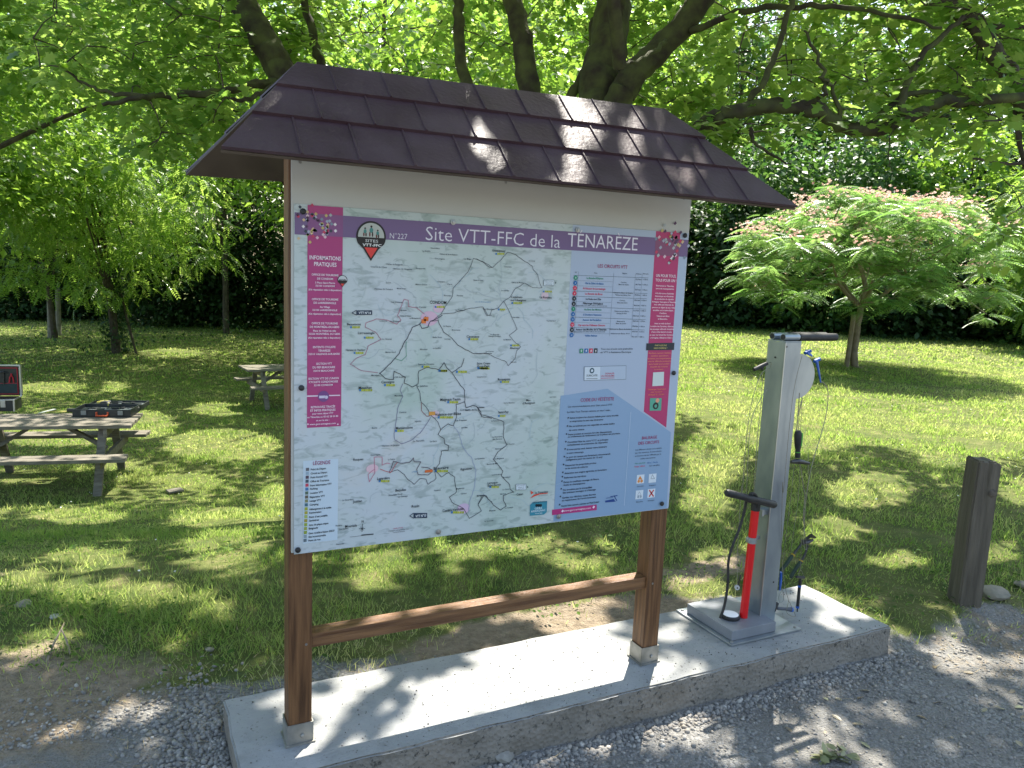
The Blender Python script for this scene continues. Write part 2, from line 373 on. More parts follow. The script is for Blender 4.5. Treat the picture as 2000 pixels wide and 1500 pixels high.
# grass
GRASS = leafmat('grass_blade', [(.055, .13, .03), (.115, .215, .04), (.25, .31, .10), (.52, .48, .28)], [(.34, .56, .08), (.84, .84, .32)], tw=.50, rough=.5, spec=.35)
def clumpy(x, y): return wav(x, y, 1.7)+.7*wav(x+3, y-5, 4.3)
def grassband(d0, d1, dens, h0, h1, wd, azl=-12, azr=67):
    area = math.radians(azr-azl)/2*(d1*d1-d0*d0); n = int(area*dens)
    rr = np.sqrt(NR.uniform(d0*d0, d1*d1, n)); aa = np.radians(NR.uniform(azl, azr, n))
    x = rr*np.sin(aa); y = rr*np.cos(aa)
    lm = (y-edge_y(x)+.16*wav(x, y, 3.1)); pk = np.clip(lm/.5+.25+.25*wav(x, y, 6), 0, 1)
    dr = np.exp(-(((x-1.75)/.75)**2+((y-2.80)/.24)**2)**1.5)*1.4 + .8*np.exp(-(((x+.75)/.8)**2+((y-3.05)/.5)**2)) + .8*np.exp(-(((x-2.9)/.6)**2+((y-3.15)/.16)**2)) + .9*np.exp(-(((x+1.1)/.5)**2+((y-4.6)/.5)**2))
    pk *= np.clip(1.15-dr*1.2, .05, 1); pk *= np.clip(.70+.6*clumpy(x, y), .10, 1)
    ok = NR.random(n) < pk; ok &= ~((x > SX0-.03) & (x < SX1+.03) & (y > SY0-.03) & (y < SY1+.02)); x = x[ok]; y = y[ok]
    z = tz(x, y); k = len(x)
    A = NR.normal(0, .42, (k, 3)); A[:, 2] = 1; A[:, 0] -= .12*wav(x, y, 2.9); A[:, 1] -= .1
    Nn = rdir(k, .2); cl = np.clip(.62+.4*clumpy(x+11, y+2), .3, 1.25)
    hh = (h0+(h1-h0)*NR.random(k)**1.6)*cl
    S = np.stack([hh, wd*NR.uniform(.7, 1.4, k), hh], -1)
    dry = np.clip(.38+.30*wav(x-4, y+9, 1.15)+.16*wav(x, y, 5)+NR.normal(0, .17, k)+.35*(np.clip(1-lm[ok]/.5, 0, 1)), 0, 1)
    return np.stack([x, y, z-.004], -1), A, Nn, S, dry
bands = [grassband(2.3, 4.2, 6500, .022, .12, .0034), grassband(4.2, 6.5, 3300, .022, .11, .005), grassband(6.5, 11, 2100, .025, .10, .0085), grassband(11, 19, 850, .035, .10, .016), grassband(19, 38, 170, .05, .13, .035)]
a = [np.concatenate(q) for q in zip(*bands)]
o = scatter('grass', *BLADE, a[0], a[1], a[2], a[3], a[4], GRASS); tag(o, 'short green and straw coloured grass of the lawn', kind='stuff')
# clover and other low leaves near the lawn's edge
n = 12000; x = NR.uniform(-2.2, 7.5, n); y = edge_y(x)+NR.uniform(.1, 4.2, n); ok = (wav(x+2, y, 2.2) > .12); x, y = x[ok], y[ok]; k = len(x)
CLOVER = leafmat('clover_leaf', [(.03, .08, .012), (.08, .15, .025), (.13, .21, .04)], [(.08, .20, .02), (.22, .38, .05)], tw=.35, rough=.65, spec=.2)
o = scatter('ground_cover', *OVAL, np.stack([x, y, tz(x, y)+NR.uniform(.012, .045, k)], -1), rdir(k, .15), np.tile([0, 0, 1.], (k, 1))+NR.normal(0, .3, (k, 3)), NR.uniform(.012, .036, k), NR.random(k), CLOVER)
tag(o, 'low broad leaves of clover among the grass', kind='stuff')
# straw and dead leaves lying about
n = 1500; x = NR.uniform(-1.5, 5, n); y = edge_y(x)+NR.normal(0, .28, n); k = n
STRAW = surf('straw', (.42, .34, .2), (.22, .16, .09), .9, scale=20)
ok = ~((x > SX0) & (x < SX1) & (y > SY0) & (y < SY1)); x, y = x[ok], y[ok]; k = len(x)
o = scatter('dry_straw', [(0, -.5, 0), (0, .5, 0), (1, 0, .15)], [(0, 1, 2)], np.stack([x, y, tz(x, y)+.009], -1), rdir(k, .08), np.tile([0, 0, 1.], (k, 1)), np.stack([NR.uniform(.02, .09, k), np.full(k, .0032), NR.uniform(.02, .05, k)], -1), NR.random(k), STRAW)
tag(o, 'dry straw lying where the lawn meets the gravel', kind='stuff')
# daisies
n = 150; x = NR.uniform(-2, 12, n); y = edge_y(x)+NR.uniform(.8, 9, n); 
WHITE = surf('petal_white', (.75, .75, .7), None, .7)
hexv = [(0, 0, 0)]+[(math.cos(i*math.pi/3)*.5, math.sin(i*math.pi/3)*.5, .08) for i in range(6)]
o = scatter('daisies', hexv, [(0, 1+i, 1+(i+1) % 6) for i in range(6)], np.stack([x, y, tz(x, y)+NR.uniform(.035, .07, n)], -1), rdir(n, .1), np.tile([0, -.3, 1.], (n, 1)), NR.uniform(.009, .014, n)*(1+np.hypot(x, y)*.03), NR.random(n), WHITE)
tag(o, 'small white daisies dotted over the lawn', kind='stuff')
# ------------------------------------------------------------------ concrete slab
m, t, b, N, L = nodes_of('concrete')
tc = N.new('ShaderNodeTexCoord')
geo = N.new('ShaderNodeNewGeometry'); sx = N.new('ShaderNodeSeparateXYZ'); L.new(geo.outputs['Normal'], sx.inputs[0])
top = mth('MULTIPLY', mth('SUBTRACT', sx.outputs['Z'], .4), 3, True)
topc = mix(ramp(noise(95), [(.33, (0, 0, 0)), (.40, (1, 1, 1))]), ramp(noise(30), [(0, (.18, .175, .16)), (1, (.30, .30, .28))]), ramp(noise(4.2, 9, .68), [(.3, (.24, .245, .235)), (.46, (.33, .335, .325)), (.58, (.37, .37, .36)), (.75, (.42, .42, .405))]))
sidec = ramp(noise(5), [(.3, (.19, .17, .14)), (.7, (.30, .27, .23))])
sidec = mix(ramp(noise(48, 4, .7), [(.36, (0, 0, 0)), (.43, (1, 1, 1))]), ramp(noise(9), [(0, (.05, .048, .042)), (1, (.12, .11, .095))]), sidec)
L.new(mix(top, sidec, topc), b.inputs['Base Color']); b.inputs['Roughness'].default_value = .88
bu = N.new('ShaderNodeBump'); bu.inputs['Strength'].default_value = .55; bu.inputs['Distance'].default_value = .006
vr = N.new('ShaderNodeTexVoronoi'); vr.inputs['Scale'].default_value = 62; L.new(tc.outputs['Object'], vr.inputs[0])
side_h = mth('MULTIPLY', mth('MULTIPLY', vr.outputs['Distance'], 1.6), mth('SUBTRACT', 1, top))
mp = N.new('ShaderNodeMapping'); mp.inputs['Scale'].default_value = (14, 70, 14); L.new(tc.outputs['Object'], mp.inputs[0])
nb = N.new('ShaderNodeTexNoise'); nb.inputs['Scale'].default_value = 1.6; nb.inputs['Detail'].default_value = 5; L.new(mp.outputs[0], nb.inputs[0])
L.new(mth('ADD', side_h, mth('ADD', mth('MULTIPLY', nb.outputs['Fac'], .7), mth('MULTIPLY', noise(160), .5))), bu.inputs['Height']); L.new(bu.outputs[0], b.inputs['Normal'])
CONC = m
bm = bmesh.new(); bmesh.ops.create_cube(bm, size=1)
for v in bm.verts: v.co = Vector(((SX0+SX1)/2+v.co.x*(SX1-SX0), (SY0+SY1)/2+v.co.y*(SY1-SY0), SZ/2-.035+v.co.z*(SZ+.07)))
bmesh.ops.bevel(bm, geom=list(bm.edges), offset=.006, segments=2, affect='EDGES')
for ax_, c0, c1, st in ((0, SX0, SX1, .03), (1, SY0, SY1, .03), (2, 0, SZ, .02)):
    c = c0+st
    while c < c1-.008:
        nrm = [0, 0, 0]; nrm[ax_] = 1; co = [0, 0, 0]; co[ax_] = c
        bmesh.ops.bisect_plane(bm, geom=bm.verts[:]+bm.edges[:]+bm.faces[:], plane_co=co, plane_no=nrm); c += st
for v in bm.verts:
    x, y, z = v.co
    k = .0028*float(wav(x, y*2+z*3, 11))+.0016*float(wav(x+z*5, y, 37))
    if y < SY0+.02 and z < SZ-.001: v.co.y -= 1.6*k+.008*max(0, (SZ-z)/SZ)*float(wav(x, z*8, 16))+.003*float(wav(x*3, z*3, 29)); 
    if z > SZ-.006: v.co.z += .0016*float(wav(x, y, 8)); v.co.y += .004*float(wav(x, 0, 13))*(1 if y < SY0+.03 or y > SY1-.03 else 0); v.co.x += .004*float(wav(0, y, 17))*(1 if x < SX0+.03 or x > SX1-.03 else 0)
me = bpy.data.meshes.new('concrete_slab'); bm.to_mesh(me); bm.free(); me.materials.append(CONC)
me.polygons.foreach_set('use_smooth', [True]*len(me.polygons))
me.set_sharp_from_angle(angle=math.radians(50))
o = bpy.data.objects.new('concrete_slab', me); COL.objects.link(o)
gn = 900; gx0 = NR.uniform(SX0+.03, SX1-.03, gn); gy0 = SY0+.02+(SY1-SY0-.04)*NR.random(gn)**1.3
go_ = scatter('grit', V4, F4, np.stack([gx0, gy0, np.full(gn, SZ+.0015)], -1), rdir(gn, .2), np.tile([0, 0, 1.], (gn, 1)), pw(gn, .0018, .007, 3), NR.random(gn)*.5, STONE); tag(go_, 'fine grit and crumbs lying on the concrete slab', kind='stuff')
tag(o, 'long pale concrete slab with a rough pitted edge under the board and repair station', 'concrete slab')

# ------------------------------------------------------------------ information board
WOOD = surf('stained_wood', (.085, .035, .012), (.225, .105, .040), .5, scale=5, stretch=(16, 16, .8), bump=.4, bscale=22, rvar=.08)
WOODH = surf('stained_wood_rail', (.115, .046, .015), (.26, .125, .048), .42, scale=5, stretch=(.8, 16, 16), bump=.4, bscale=22, rvar=.08)
GALV = surf('galvanised', (.30, .33, .35), (.42, .45, .47), .42, .75, scale=9, bump=.05, bscale=50, rvar=.1)
GALVD = surf('galvanised_weathered', (.20, .20, .18), (.36, .35, .32), .5, .65, scale=16, rvar=.12)
BACK = surf('backing_board', (.50, .50, .455), (.53, .53, .49), .45, scale=2)
ALU = surf('alu_edge', (.55, .57, .58), None, .35, .9)
BLACK = surf('black_rubber', (.012, .012, .013), (.03, .03, .03), .55, scale=30)
STEEL = surf('bright_steel', (.38, .38, .37), None, .38, .9)
YP = 2.257
kiosk = thing('information_board', (1.118, 2.30, SZ), 'large roofed wooden board with a cycling route map, standing on the concrete slab', 'information board')
PW, PD = .072, .072
postx = (.446, 1.790)
for x in postx:
    mb = MB(); mb.box((x, YP+.004+PD/2, (SZ+.05+1.93)/2), (PW, PD, 1.93-SZ-.05), 0, .003); po = mb.build('post', WOOD, kiosk)
    mb = MB()
    for dx, dy, sxx, syy in ((0, -PD/2-.002, PW+.008, .003), (0, PD/2+.002, PW+.008, .003), (-PW/2-.0035, 0, .003, PD+.001), (PW/2+.0035, 0, .003, PD+.001)):
        mb.box((x+dx, YP+.004+PD/2+dy, SZ+.034), (sxx, syy, .072))
    mb.box((x, YP+.004+PD/2, SZ+.004), (PW+.02, PD+.02, .006))
    sh = mb.build('post_shoe', GALVD, po)
    mb = MB()
    mb.lathe((x+.006, YP+.004-.0035, SZ+.03), (0, -1, 0), [(0, .007), (.004, .007), (.006, .004)], 6); mb.build('bolt', GALVD, sh)
    mb = MB(); mb.lathe((x+(.018 if x < 1 else -.01), YP+.0045, .43), (0, -1, 0), [(0, .0045), (.0015, .004)], 10); mb.build('screw', STEEL, po)
mb = MB(); mb.box(((postx[0]+postx[1])/2, YP+.013+.0275, .434), (postx[1]-postx[0]-PW-.001, .055, .046), 0, .003); mb.build('rail', WOODH, kiosk)
# a top beam between the posts, under the roof
mb = MB(); mb.box((1.118, YP+.05, 1.90), (1.27, .04, .09), 0, .003); mb.build('top_beam', WOODH, kiosk)
XL, XR, ZB, ZT = .417, 1.824, .732, 1.90
mb = MB(); mb.box(((XL+XR)/2, YP+.000, (ZB+ZT)/2+.002), (XR-XL, .006, ZT-ZB), 0, .0008); bk = mb.build('backing_panel', BACK, kiosk)
for px, py in ((586, 312), (988, 352), (1336, 384), (590, 330)):
    if px == 590: continue
    q = ony(px, py+4, YP-.003); mb = MB(); mb.lathe((q[0], YP-.003, q[2]), (0, -1, 0), [(0, .005), (.002, .004)], 8); mb.build('screw', STEEL, bk)

# roof: two trapezoid boards of lapped, embossed tiles
ROOFM = surf('roof_board', (.046, .023, .031), (.082, .050, .058), .45, scale=7, bump=.2, bscale=70, rvar=.16, spec=.45, lo=.3, hi=.75)
ROOFU = surf('roof_underside', (.07, .05, .035), (.11, .085, .06), .7, scale=6)
def roofpt(side, u, vfrac, lift=0.0):
    """u along the width 0..1, vfrac 0 at the ridge .. 1 at the eave"""
    rl = Vector((.442, 2.30, 2.152)); rr = Vector((1.712, 2.30, 2.186))
    if side < 0: el = Vector((.207, 2.0, 1.855)); er = Vector((2.075, 2.0, 1.855))
    else: el = Vector((.168, 2.61, 1.852)); er = Vector((2.06, 2.61, 1.888))
    a = rl.lerp(el, vfrac); c = rr.lerp(er, vfrac)
    nrm = Vector((0, side*.707, .707)); return a.lerp(c, u)+nrm*lift
def plane_x(px, py):                                                  # x where a sighting meets the front slope
    d = ray(px, py); q = ROOF_Q; mm = (q['zr']-q['zf'])/(q['yr']-q['yf'])
    t = (q['zf']+mm*(CP[1]-q['yf'])-CP[2])/(d[2]-mm*d[1]); return CP+d*t
def u_of(x, vf):
    a = roofpt(-1, 0, vf).x; c = roofpt(-1, 1, vf).x; return (x-a)/(c-a)
rows = [(0, .30), (.30, .62), (.62, 1.0)]
joints = [[(637,125),(741,139),(833,150),(924,165),(1008,180),(1090,186),(1157,200),(1232,208),(1299,221)],
          [(604,172),(708,187),(808,203),(905,218),(993,228),(1075,240),(1152,250),(1227,263),(1297,270),(1366,280)],
          [(564,232),(677,250),(784,264),(885,277),(975,290),(1064,300),(1145,316),(1222,320),(1294,330),(1366,340),(1435,352)]]
for side in (-1, 1):
    mb = MB(); th = .009
    for ri, (v0, v1) in enumerate(rows):
        l0, l1 = .0005, .010
        js = [u_of(plane_x(*j)[0], v0+.04) for j in joints[ri]]
        js = [0]+[j for j in js if .01 < j < .99]+[1]
        v1e = v1+(.012 if ri < 2 else 0)
        # joints drawn along the real slope: same x at top and bottom of a course
        xs0 = [roofpt(side, u, v0).x for u in js]
        for i in range(len(js)-1):
            ua, ub = js[i], js[i+1]
            xa, xb = xs0[i], xs0[i+1]
            def uu(x, vf):
                a = roofpt(side, 0, vf).x; c = roofpt(side, 1, vf).x; return (x-a)/(c-a)
            ta = ua if i == 0 else uu(xa, v1e); tb = ub if i == len(js)-2 else uu(xb, v1e)
            g = .0016
            h = .0035*(i % 2)*0
            P = [roofpt(side, ua, v0, l0), roofpt(side, ub, v0, l0), roofpt(side, tb, v1e, l1), roofpt(side, ta, v1e, l1)]
            Q = [roofpt(side, ua, v0, l0-th), roofpt(side, ub, v0, l0-th), roofpt(side, tb, v1e, l1-th), roofpt(side, ta, v1e, l1-th)]
            fs = [(0, 1, 2, 3), (3, 2, 6, 7), (0, 3, 7, 4), (1, 5, 6, 2), (0, 4, 5, 1)]
            if side > 0: fs = [f[::-1] for f in fs]
            mb.add(P+Q, fs, 0)
            if i > 0:                                                # raised lip along the joint
                wv_ = .0085
                du = wv_/1.6
                A = [roofpt(side, ua, v0+.006, l0), roofpt(side, ua+du, v0+.006, l0), roofpt(side, ta+du, v1e, l1), roofpt(side, ta, v1e, l1)]
                Bq = [roofpt(side, ua+du*.15, v0+.006, l0+.0046), roofpt(side, ua+du*.55, v0+.006, l0+.0046), roofpt(side, ta+du*.55, v1e, l1+.0046), roofpt(side, ta+du*.15, v1e, l1+.0046)]
                fs = [(4, 5, 6, 7), (0, 1, 5, 4), (1, 2, 6, 5), (2, 3, 7, 6), (3, 0, 4, 7)]
                if side > 0: fs = [f[::-1] for f in fs]
                mb.add(A+Bq, fs, 0)
    # carrier sheet underneath
    P = [roofpt(side, 0, 0, -.010), roofpt(side, 1, 0, -.010), roofpt(side, 1, 1, -.002), roofpt(side, 0, 1, -.002)]
    Q = [roofpt(side, 0, 0, -.020), roofpt(side, 1, 0, -.020), roofpt(side, 1, 1, -.010), roofpt(side, 0, 1, -.010)]
    fs = [(0, 1, 2, 3), (4, 7, 6, 5), (0, 3, 7, 4), (3, 2, 6, 7), (2, 1, 5, 6), (1, 0, 4, 5)]
    mb.add(P+Q, fs, 1)
    ro = mb.build('roof', [ROOFM, ROOFU], kiosk)
for x in (.442, 1.794):                                              # gable brackets
    mb = MB(); mb.add([(x-.03, YP+.02, 1.86), (x+.03, YP+.02, 1.86), (x+.03, YP+.07, 1.86), (x-.03, YP+.07, 1.86), (x-.03, YP+.04, 2.10), (x+.03, YP+.04, 2.10)],
           [(0, 1, 5, 4), (1, 2, 5), (2, 3, 4, 5), (3, 0, 4), (3, 2, 1, 0)]); mb.build('roof_bracket', WOOD, kiosk)

# ------------------------------------------------------------------ the printed map poster
YM = YP-.0075
def srgb(h):
    c = [int(h[i:i+2], 16)/255 for i in (0, 2, 4)]
    return tuple((v/12.92 if v <= .04045 else ((v+.055)/1.055)**2.4) for v in c)
PM, PMI = [], {}
def ink(h):
    if h not in PMI:
        mm_, t_, b_, N_, L_ = nodes_of('print_'+h); b_.inputs['Base Color'].default_value = (*srgb(h), 1)
        b_.inputs['Roughness'].default_value = .3; b_.inputs['Specular IOR Level'].default_value = .35
        PMI[h] = len(PM); PM.append(mm_)
    return PMI[h]
m, t, b, N, L = nodes_of('print_relief')
tc = N.new('ShaderNodeTexCoord')
def streak(rot, sc, st, lo, hi, seed):
    mp = N.new('ShaderNodeMapping'); mp.inputs['Rotation'].default_value = (0, math.radians(rot), 0); mp.inputs['Scale'].default_value = st; mp.inputs['Location'].default_value = (seed, 0, seed*2)
    L.new(tc.outputs['Object'], mp.inputs[0]); n = N.new('ShaderNodeTexNoise'); n.inputs['Scale'].default_value = sc; n.inputs['Detail'].default_value = 6; n.inputs['Distortion'].default_value = .9
    L.new(mp.outputs[0], n.inputs[0]); return n.outputs['Fac']
base = ramp(streak(0, 2.2, (1, 1, 1), .3, .7, 3), [(.30, srgb('B2C4BA')), (.47, srgb('C3CDCB')), (.6, srgb('C6CED2')), (.72, srgb('CCC9C2'))])
sh1 = ramp(streak(-38, 13, (1, 1, 2.7), 0, 1, 1), [(.55, (1, 1, 1)), (.66, srgb('A9B6B0'))])
sh2 = ramp(streak(-55, 26, (1, 1, 2.2), 0, 1, 5), [(.58, (1, 1, 1)), (.68, srgb('B7C3BF'))])
def mul(a, c2, f=1.0):
    x = N.new('ShaderNodeMix'); x.data_type = 'RGBA'; x.blend_type = 'MULTIPLY'; x.inputs['Factor'].default_value = f; L.new(a, x.inputs['A']); L.new(c2, x.inputs['B']); return x.outputs['Result']
L.new(mul(mul(base, sh1, .45), sh2, .55), b.inputs['Base Color']); b.inputs['Roughness'].default_value = .3; b.inputs['Specular IOR Level'].default_value = .35
PM.append(m); RELIEF = 0
PX = MB()
def pp(x, y, layer=1):
    q = ony(x, y, YM); return (q[0], YM-.0002-.0004*layer, q[2])
def poly(pts, col, layer=1):
    vs = [pp(x, y, layer) for x, y in pts]
    ar = sum(vs[i][0]*vs[(i+1) % len(vs)][2]-vs[(i+1) % len(vs)][0]*vs[i][2] for i in range(len(vs)))
    f = tuple(range(len(vs)));  f = f if ar > 0 else f[::-1]
    PX.add(vs, [f], ink(col) if isinstance(col, str) else col)
def line(pts, wdt, col, layer=5, jit=0.0, step=6):
    """a printed line; jit adds the small wiggles of a trail"""
    W3 = [Vector(pp(x, y, layer)) for x, y in pts]; out = [W3[0]]
    for a, c in zip(W3, W3[1:]):
        n = max(1, int((c-a).length/.009)) if jit else 1
        for i in range(1, n+1):
            q = a.lerp(c, i/n)
            if jit and i < n: q = q+Vector((R.uniform(-jit, jit), 0, R.uniform(-jit, jit)))
            out.append(q)
    for i, (a, c) in enumerate(zip(out, out[1:])):
        d = c-a
        if d.length < 1e-6: continue
        d.normalize(); nn = Vector((-d.z, 0, d.x))*wdt/2; e = d*wdt*.3; dy = Vector((0, -.000003*(i % 7), 0))
        PX.add([a-nn-e+dy, c-nn+e+dy, c+nn+e+dy, a+nn-e+dy], [(0, 1, 2, 3)], ink(col))
def disc(x, y, rpx, col, layer=4, n=20, ry=None):
    c = Vector(pp(x, y, layer)); r = abs(pp(x+rpx, y)[0]-pp(x-rpx, y)[0])/2; rz = r if ry is None else r*ry
    PX.add([c+Vector((math.cos(2*math.pi*k/n)*r, 0, math.sin(2*math.pi*k/n)*rz)) for k in range(n)], [tuple(range(n))], ink(col))
def rect(x, y, w2, h2, col, layer=4, ang=0):
    c = Vector(pp(x, y, layer)); a = abs(pp(x+w2/2, y)[0]-pp(x-w2/2, y)[0])/2; h = abs(pp(x, y+h2/2)[2]-pp(x, y-h2/2)[2])/2
    ca, sa = math.cos(ang), math.sin(ang)
    PX.add([c+Vector((u*a*ca-v*h*sa, 0, u*a*sa+v*h*ca)) for u, v in ((-1, -1), (1, -1), (1, 1), (-1, 1))], [(0, 1, 2, 3)], ink(col))
TEXTS = []
def T(F, s, x, y, h, wd, col='1E2A32', bold=0.012, layer=6, shear=0.0):
    """words centred on a sighting: cap height h and printed width wd in the sighting frame's own units"""
    (ox, oy, k) = F; TEXTS.append((s, ox+x/k, oy+y/k, h/k, wd/k if wd else None, col, bold, layer, shear))
A_ = (560, 380, 4.285); B_ = (560, 700, 3.845); C_ = (930, 420, 4.688); D_ = (930, 700, 4.545); O_ = (0, 0, 1)
def fp(F, pts): return [(F[0]+x/F[2], F[1]+y/F[2]) for x, y in pts]
# sheet
q0 = pp(580, 402); q1 = pp(1342, 452); zt0, zt1 = q0[2], q1[2]; zb = pp(575, 1083)[2]+.0
mbp = MB(); mbp.box(((.4245+1.8195)/2, YM+.0016, (zb+(zt0+zt1)/2)/2), (1.8195-.4245, .0036, (zt0+zt1)/2-zb), 0, .0006)
for v, f, mi in ((mbp.v, mbp.f, mbp.m),): PX.add(v, f, RELIEF)
zt = (zt0+zt1)/2
WHT = 'E6ECEC'
def wrect(x0, z0, x1, z1, col, layer):
    y = YM-.0002-.0004*layer; PX.add([(x0, y, z0), (x1, y, z0), (x1, y, z1), (x0, y, z1)], [(0, 1, 2, 3)], ink(col))
def wx(x, y): return ony(x, y, YM)[0]
def wz(x, y): return ony(x, y, YM)[2]
xr = 1.8185; xl = .4255; ztm = zt-.001
xs = wx(1105, 700)
wrect(xs, zb+.001, xr, ztm, 'AFBCCE', 1)                              # pale blue right part
bz1 = (wz(580, 419)+wz(960, 443)+wz(1343, 464))/3; bz0 = (wz(580, 463)+wz(960, 480)+wz(1342, 498))/3
MAG, PUR = 'AE4079', '776088'
mx0, mx1 = wx(600, 600), wx(668, 600); mz0 = wz(630, 834)
wrect(mx0, mz0, mx1, ztm, MAG, 2); rx0, rx1 = wx(1271, 600), wx(1318, 600)
y2 = YM-.001; PX.add([(rx0, y2, wz(1254.5, 804)), (rx1, y2, wz(1301, 835)), (rx1, y2, ztm), (rx0, y2, ztm)], [(0, 1, 2, 3)], ink('B83A6C'))
wrect(xl, bz0, xr, bz1, PUR, 3)
wrect(mx0, bz0, mx1, bz1, '8A5585', 4); wrect(rx0, bz0, rx1, bz1, '8A5070', 4)
poly(fp(D_, [(748, 332), (1165, 268), (1727, 655), (1690, 1328), (684, 1448)]), '8DA8C4', 2)
wrect(wx(592, 900), wz(592, 1062), wx(660, 960), wz(640, 897), 'C9D8E2', 2)
# mosaic of little diamonds
for F, cx, cy, sx_, sy_, n in ((O_, 618, 440, 26, 24, 58), (O_, 1310, 475, 17, 28, 44)):
    for i in range(n):
        x = R.gauss(cx, sx_*.75); y = R.gauss(cy, sy_*.8)
        if not (F[0]+cx-42 < x < cx+38): continue
        rect(x, y, 5.0, 5.0, R.choice(['E0C0C8', 'AAB0C0', 'C8B470', '5A3A5A', 'E8E0E0', 'C84060', '8090A0', 'D8BC90', 'B0B8B8', '3A4450']), 5, math.pi/4)
T(O_, 'Site VTT-FFC de la', 968, 463.5, 27, 262, 'E9E4EC', -.008); T(O_, 'TÉNARÈZE', 1178, 472, 27, 137, 'E9E4EC', -.004)
T(O_, 'N°227', 778, 461, 11, 34, 'E9E4EC', -.008)
# the round-headed pin
def pin(cx, cy, r, tip, cols, layer):
    c = Vector(pp(cx, cy, layer)); rr = abs(pp(cx+r, cy)[0]-pp(cx-r, cy)[0])/2; zt_ = pp(cx, tip)[2]-c.z
    def prof(k): 
        pts = []
        for i in range(25):
            a = math.radians(-28+i*(236/24)); pts.append((math.cos(a)*rr*k, math.sin(a)*rr*k))
        pts += [(-rr*k*.5, zt_*k*.52), (0, zt_*k), (rr*k*.5, zt_*k*.52)]
        return pts
    def clip(pts, z0, z1):
        out = []
        for (xa, za), (xb, zb_) in zip(pts, pts[1:]+pts[:1]):
            for zz in (None,):
                if z0 <= za <= z1: out.append((xa, za))
                cr = [z for z in (z0, z1) if (za-z)*(zb_-z) < 0]
                cr.sort(key=lambda z: abs(z-za))
                for z in cr: out.append((xa+(xb-xa)*(z-za)/(zb_-za), z))
        return out
    def put(pts, col, ly):
        y = YM-.0002-.0004*ly; PX.add([(c.x+x, y, c.z+z) for x, z in pts], [tuple(range(len(pts)))], ink(col))
    put(prof(1), cols[0], layer); p2 = prof(.88)
    put(clip(p2, -.06*rr, 2*rr), cols[1], layer+1); put(clip(p2, -3*rr, -.72*rr), cols[2], layer+1)
    return c, rr
c, rr = pin(724.5, 462, 29, 510, ('1E1A1C', 'B9BDB4', 'E0403C'), 6)
for dx, dz, k in ((-.42, .30, .8), (0, .38, 1.0), (.43, .22, .75)):
    y = YM-.0002-.0004*8.5
    def blob(x, z, a, bb, col, n=10, yy=0): PX.add([(c.x+(x+math.cos(6.283*i/n)*a)*rr, y-yy, c.z+(z+math.sin(6.283*i/n)*bb)*rr) for i in range(n)], [tuple(range(n))], ink(col))
    blob(dx, dz+.26*k, .075*k, .075*k, '26201F'); blob(dx, dz+.02*k, .13*k, .17*k, '4C8C84', yy=.0001)
    blob(dx-.10*k, dz-.24*k, .05, .17*k, '6A3430', yy=.0002); blob(dx+.08*k, dz-.24*k, .05, .17*k, '3A2A2A', yy=.0002)
T(O_, 'SITES', 725.5, 470.5, 5.5, 25, 'E8E8E4', 0, 9); T(O_, 'VTT-FFC', 726, 478.8, 5.5, 37, 'F0F0EC', .02, 9)
# left column
def block(rows_): 
    for s, x, y, h, wd in rows_: T(A_, s, x, y, h, wd, 'F6E6EE', .016)
block([('INFORMATIONS', 322, 530, 34, 262), ('PRATIQUES', 322, 583, 34, 188), ('OFFICE DE TOURISME', 320, 672, 17, 225), ('DE CONDOM', 320, 704, 17, 132),
 ('5 Place Saint-Pierre', 320, 738, 15, 165), ('32100 CONDOM', 320, 764, 15, 160), ('(Kit réparation vélo à disposition)', 320, 797, 15, 275),
 ('OFFICE DE TOURISME', 320, 876, 17, 222), ('DE LARRESSINGLE', 318, 906, 17, 188), ('Au Village', 318, 940, 15, 85), ('32100 LARRESSINGLE', 318, 966, 15, 208), ('(Kit réparation vélo à disposition)', 318, 998, 15, 272),
 ('OFFICE DE TOURISME', 317, 1077, 17, 218), ('DE MONTRÉAL-DU-GERS', 316, 1107, 17, 245), ('Place de l’Hôtel de ville', 316, 1139, 15, 190), ('32250 MONTRÉAL DU GERS', 315, 1165, 15, 262), ('(Kit réparation vélo à disposition)', 314, 1197, 15, 268),
 ('ENTENTE CYCLISTE', 313, 1275, 17, 188), ('TÉNARÈZE', 313, 1305, 17, 102), ('32310 VALENCE-SUR-BAÏSE', 312, 1333, 15, 262),
 ('SECTION VTT', 311, 1414, 17, 132), ('DU FEP BEAUCAIRE', 310, 1444, 17, 188), ('32410 BEAUCAIRE', 310, 1473, 15, 175)])
for s, x, y, h, wd in [('SECTION VTT DE L’UNION', 276, 149, 15, 228), ('CYCLISTE CONDOMOISE', 275, 174, 15, 218), ('32100 CONDOM', 274, 199, 14, 140), ('RETROUVEZ TRACÉS', 272, 362, 16, 182), ('ET INFOS PRATIQUES', 271, 387, 16, 188),
 ('pour votre séjour VTT', 270, 411, 13, 158), ('en Ténarèze au 05 62 28 00 80', 270, 436, 13, 232), ('et sur le site :', 269, 462, 13, 98), ('♦ www.gers-armagnac.com ♦', 269, 489, 13, 232)]:
    T(B_, s.replace('♦ ', '').replace(' ♦', ''), x, y, h, wd*(.85 if '♦' in s else 1), 'F6E6EE', .016)
poly(fp(B_, [(146, 278), (400, 272), (400, 280), (146, 288)]), 'E6D4E0', 5)
disc(*fp(B_, [(275, 284)])[0], 11, '7A4A86', 6); rect(*fp(B_, [(265, 288)])[0], 12, 5, 'D8CCE0', 7); disc(*fp(B_, [(296, 290)])[0], 3.2, 'D8CCE0', 7)
for x in (158, 382): rect(*fp(B_, [(x, 493)])[0], 2.6, 2.6, 'F2DCE8', 6, math.pi/4)
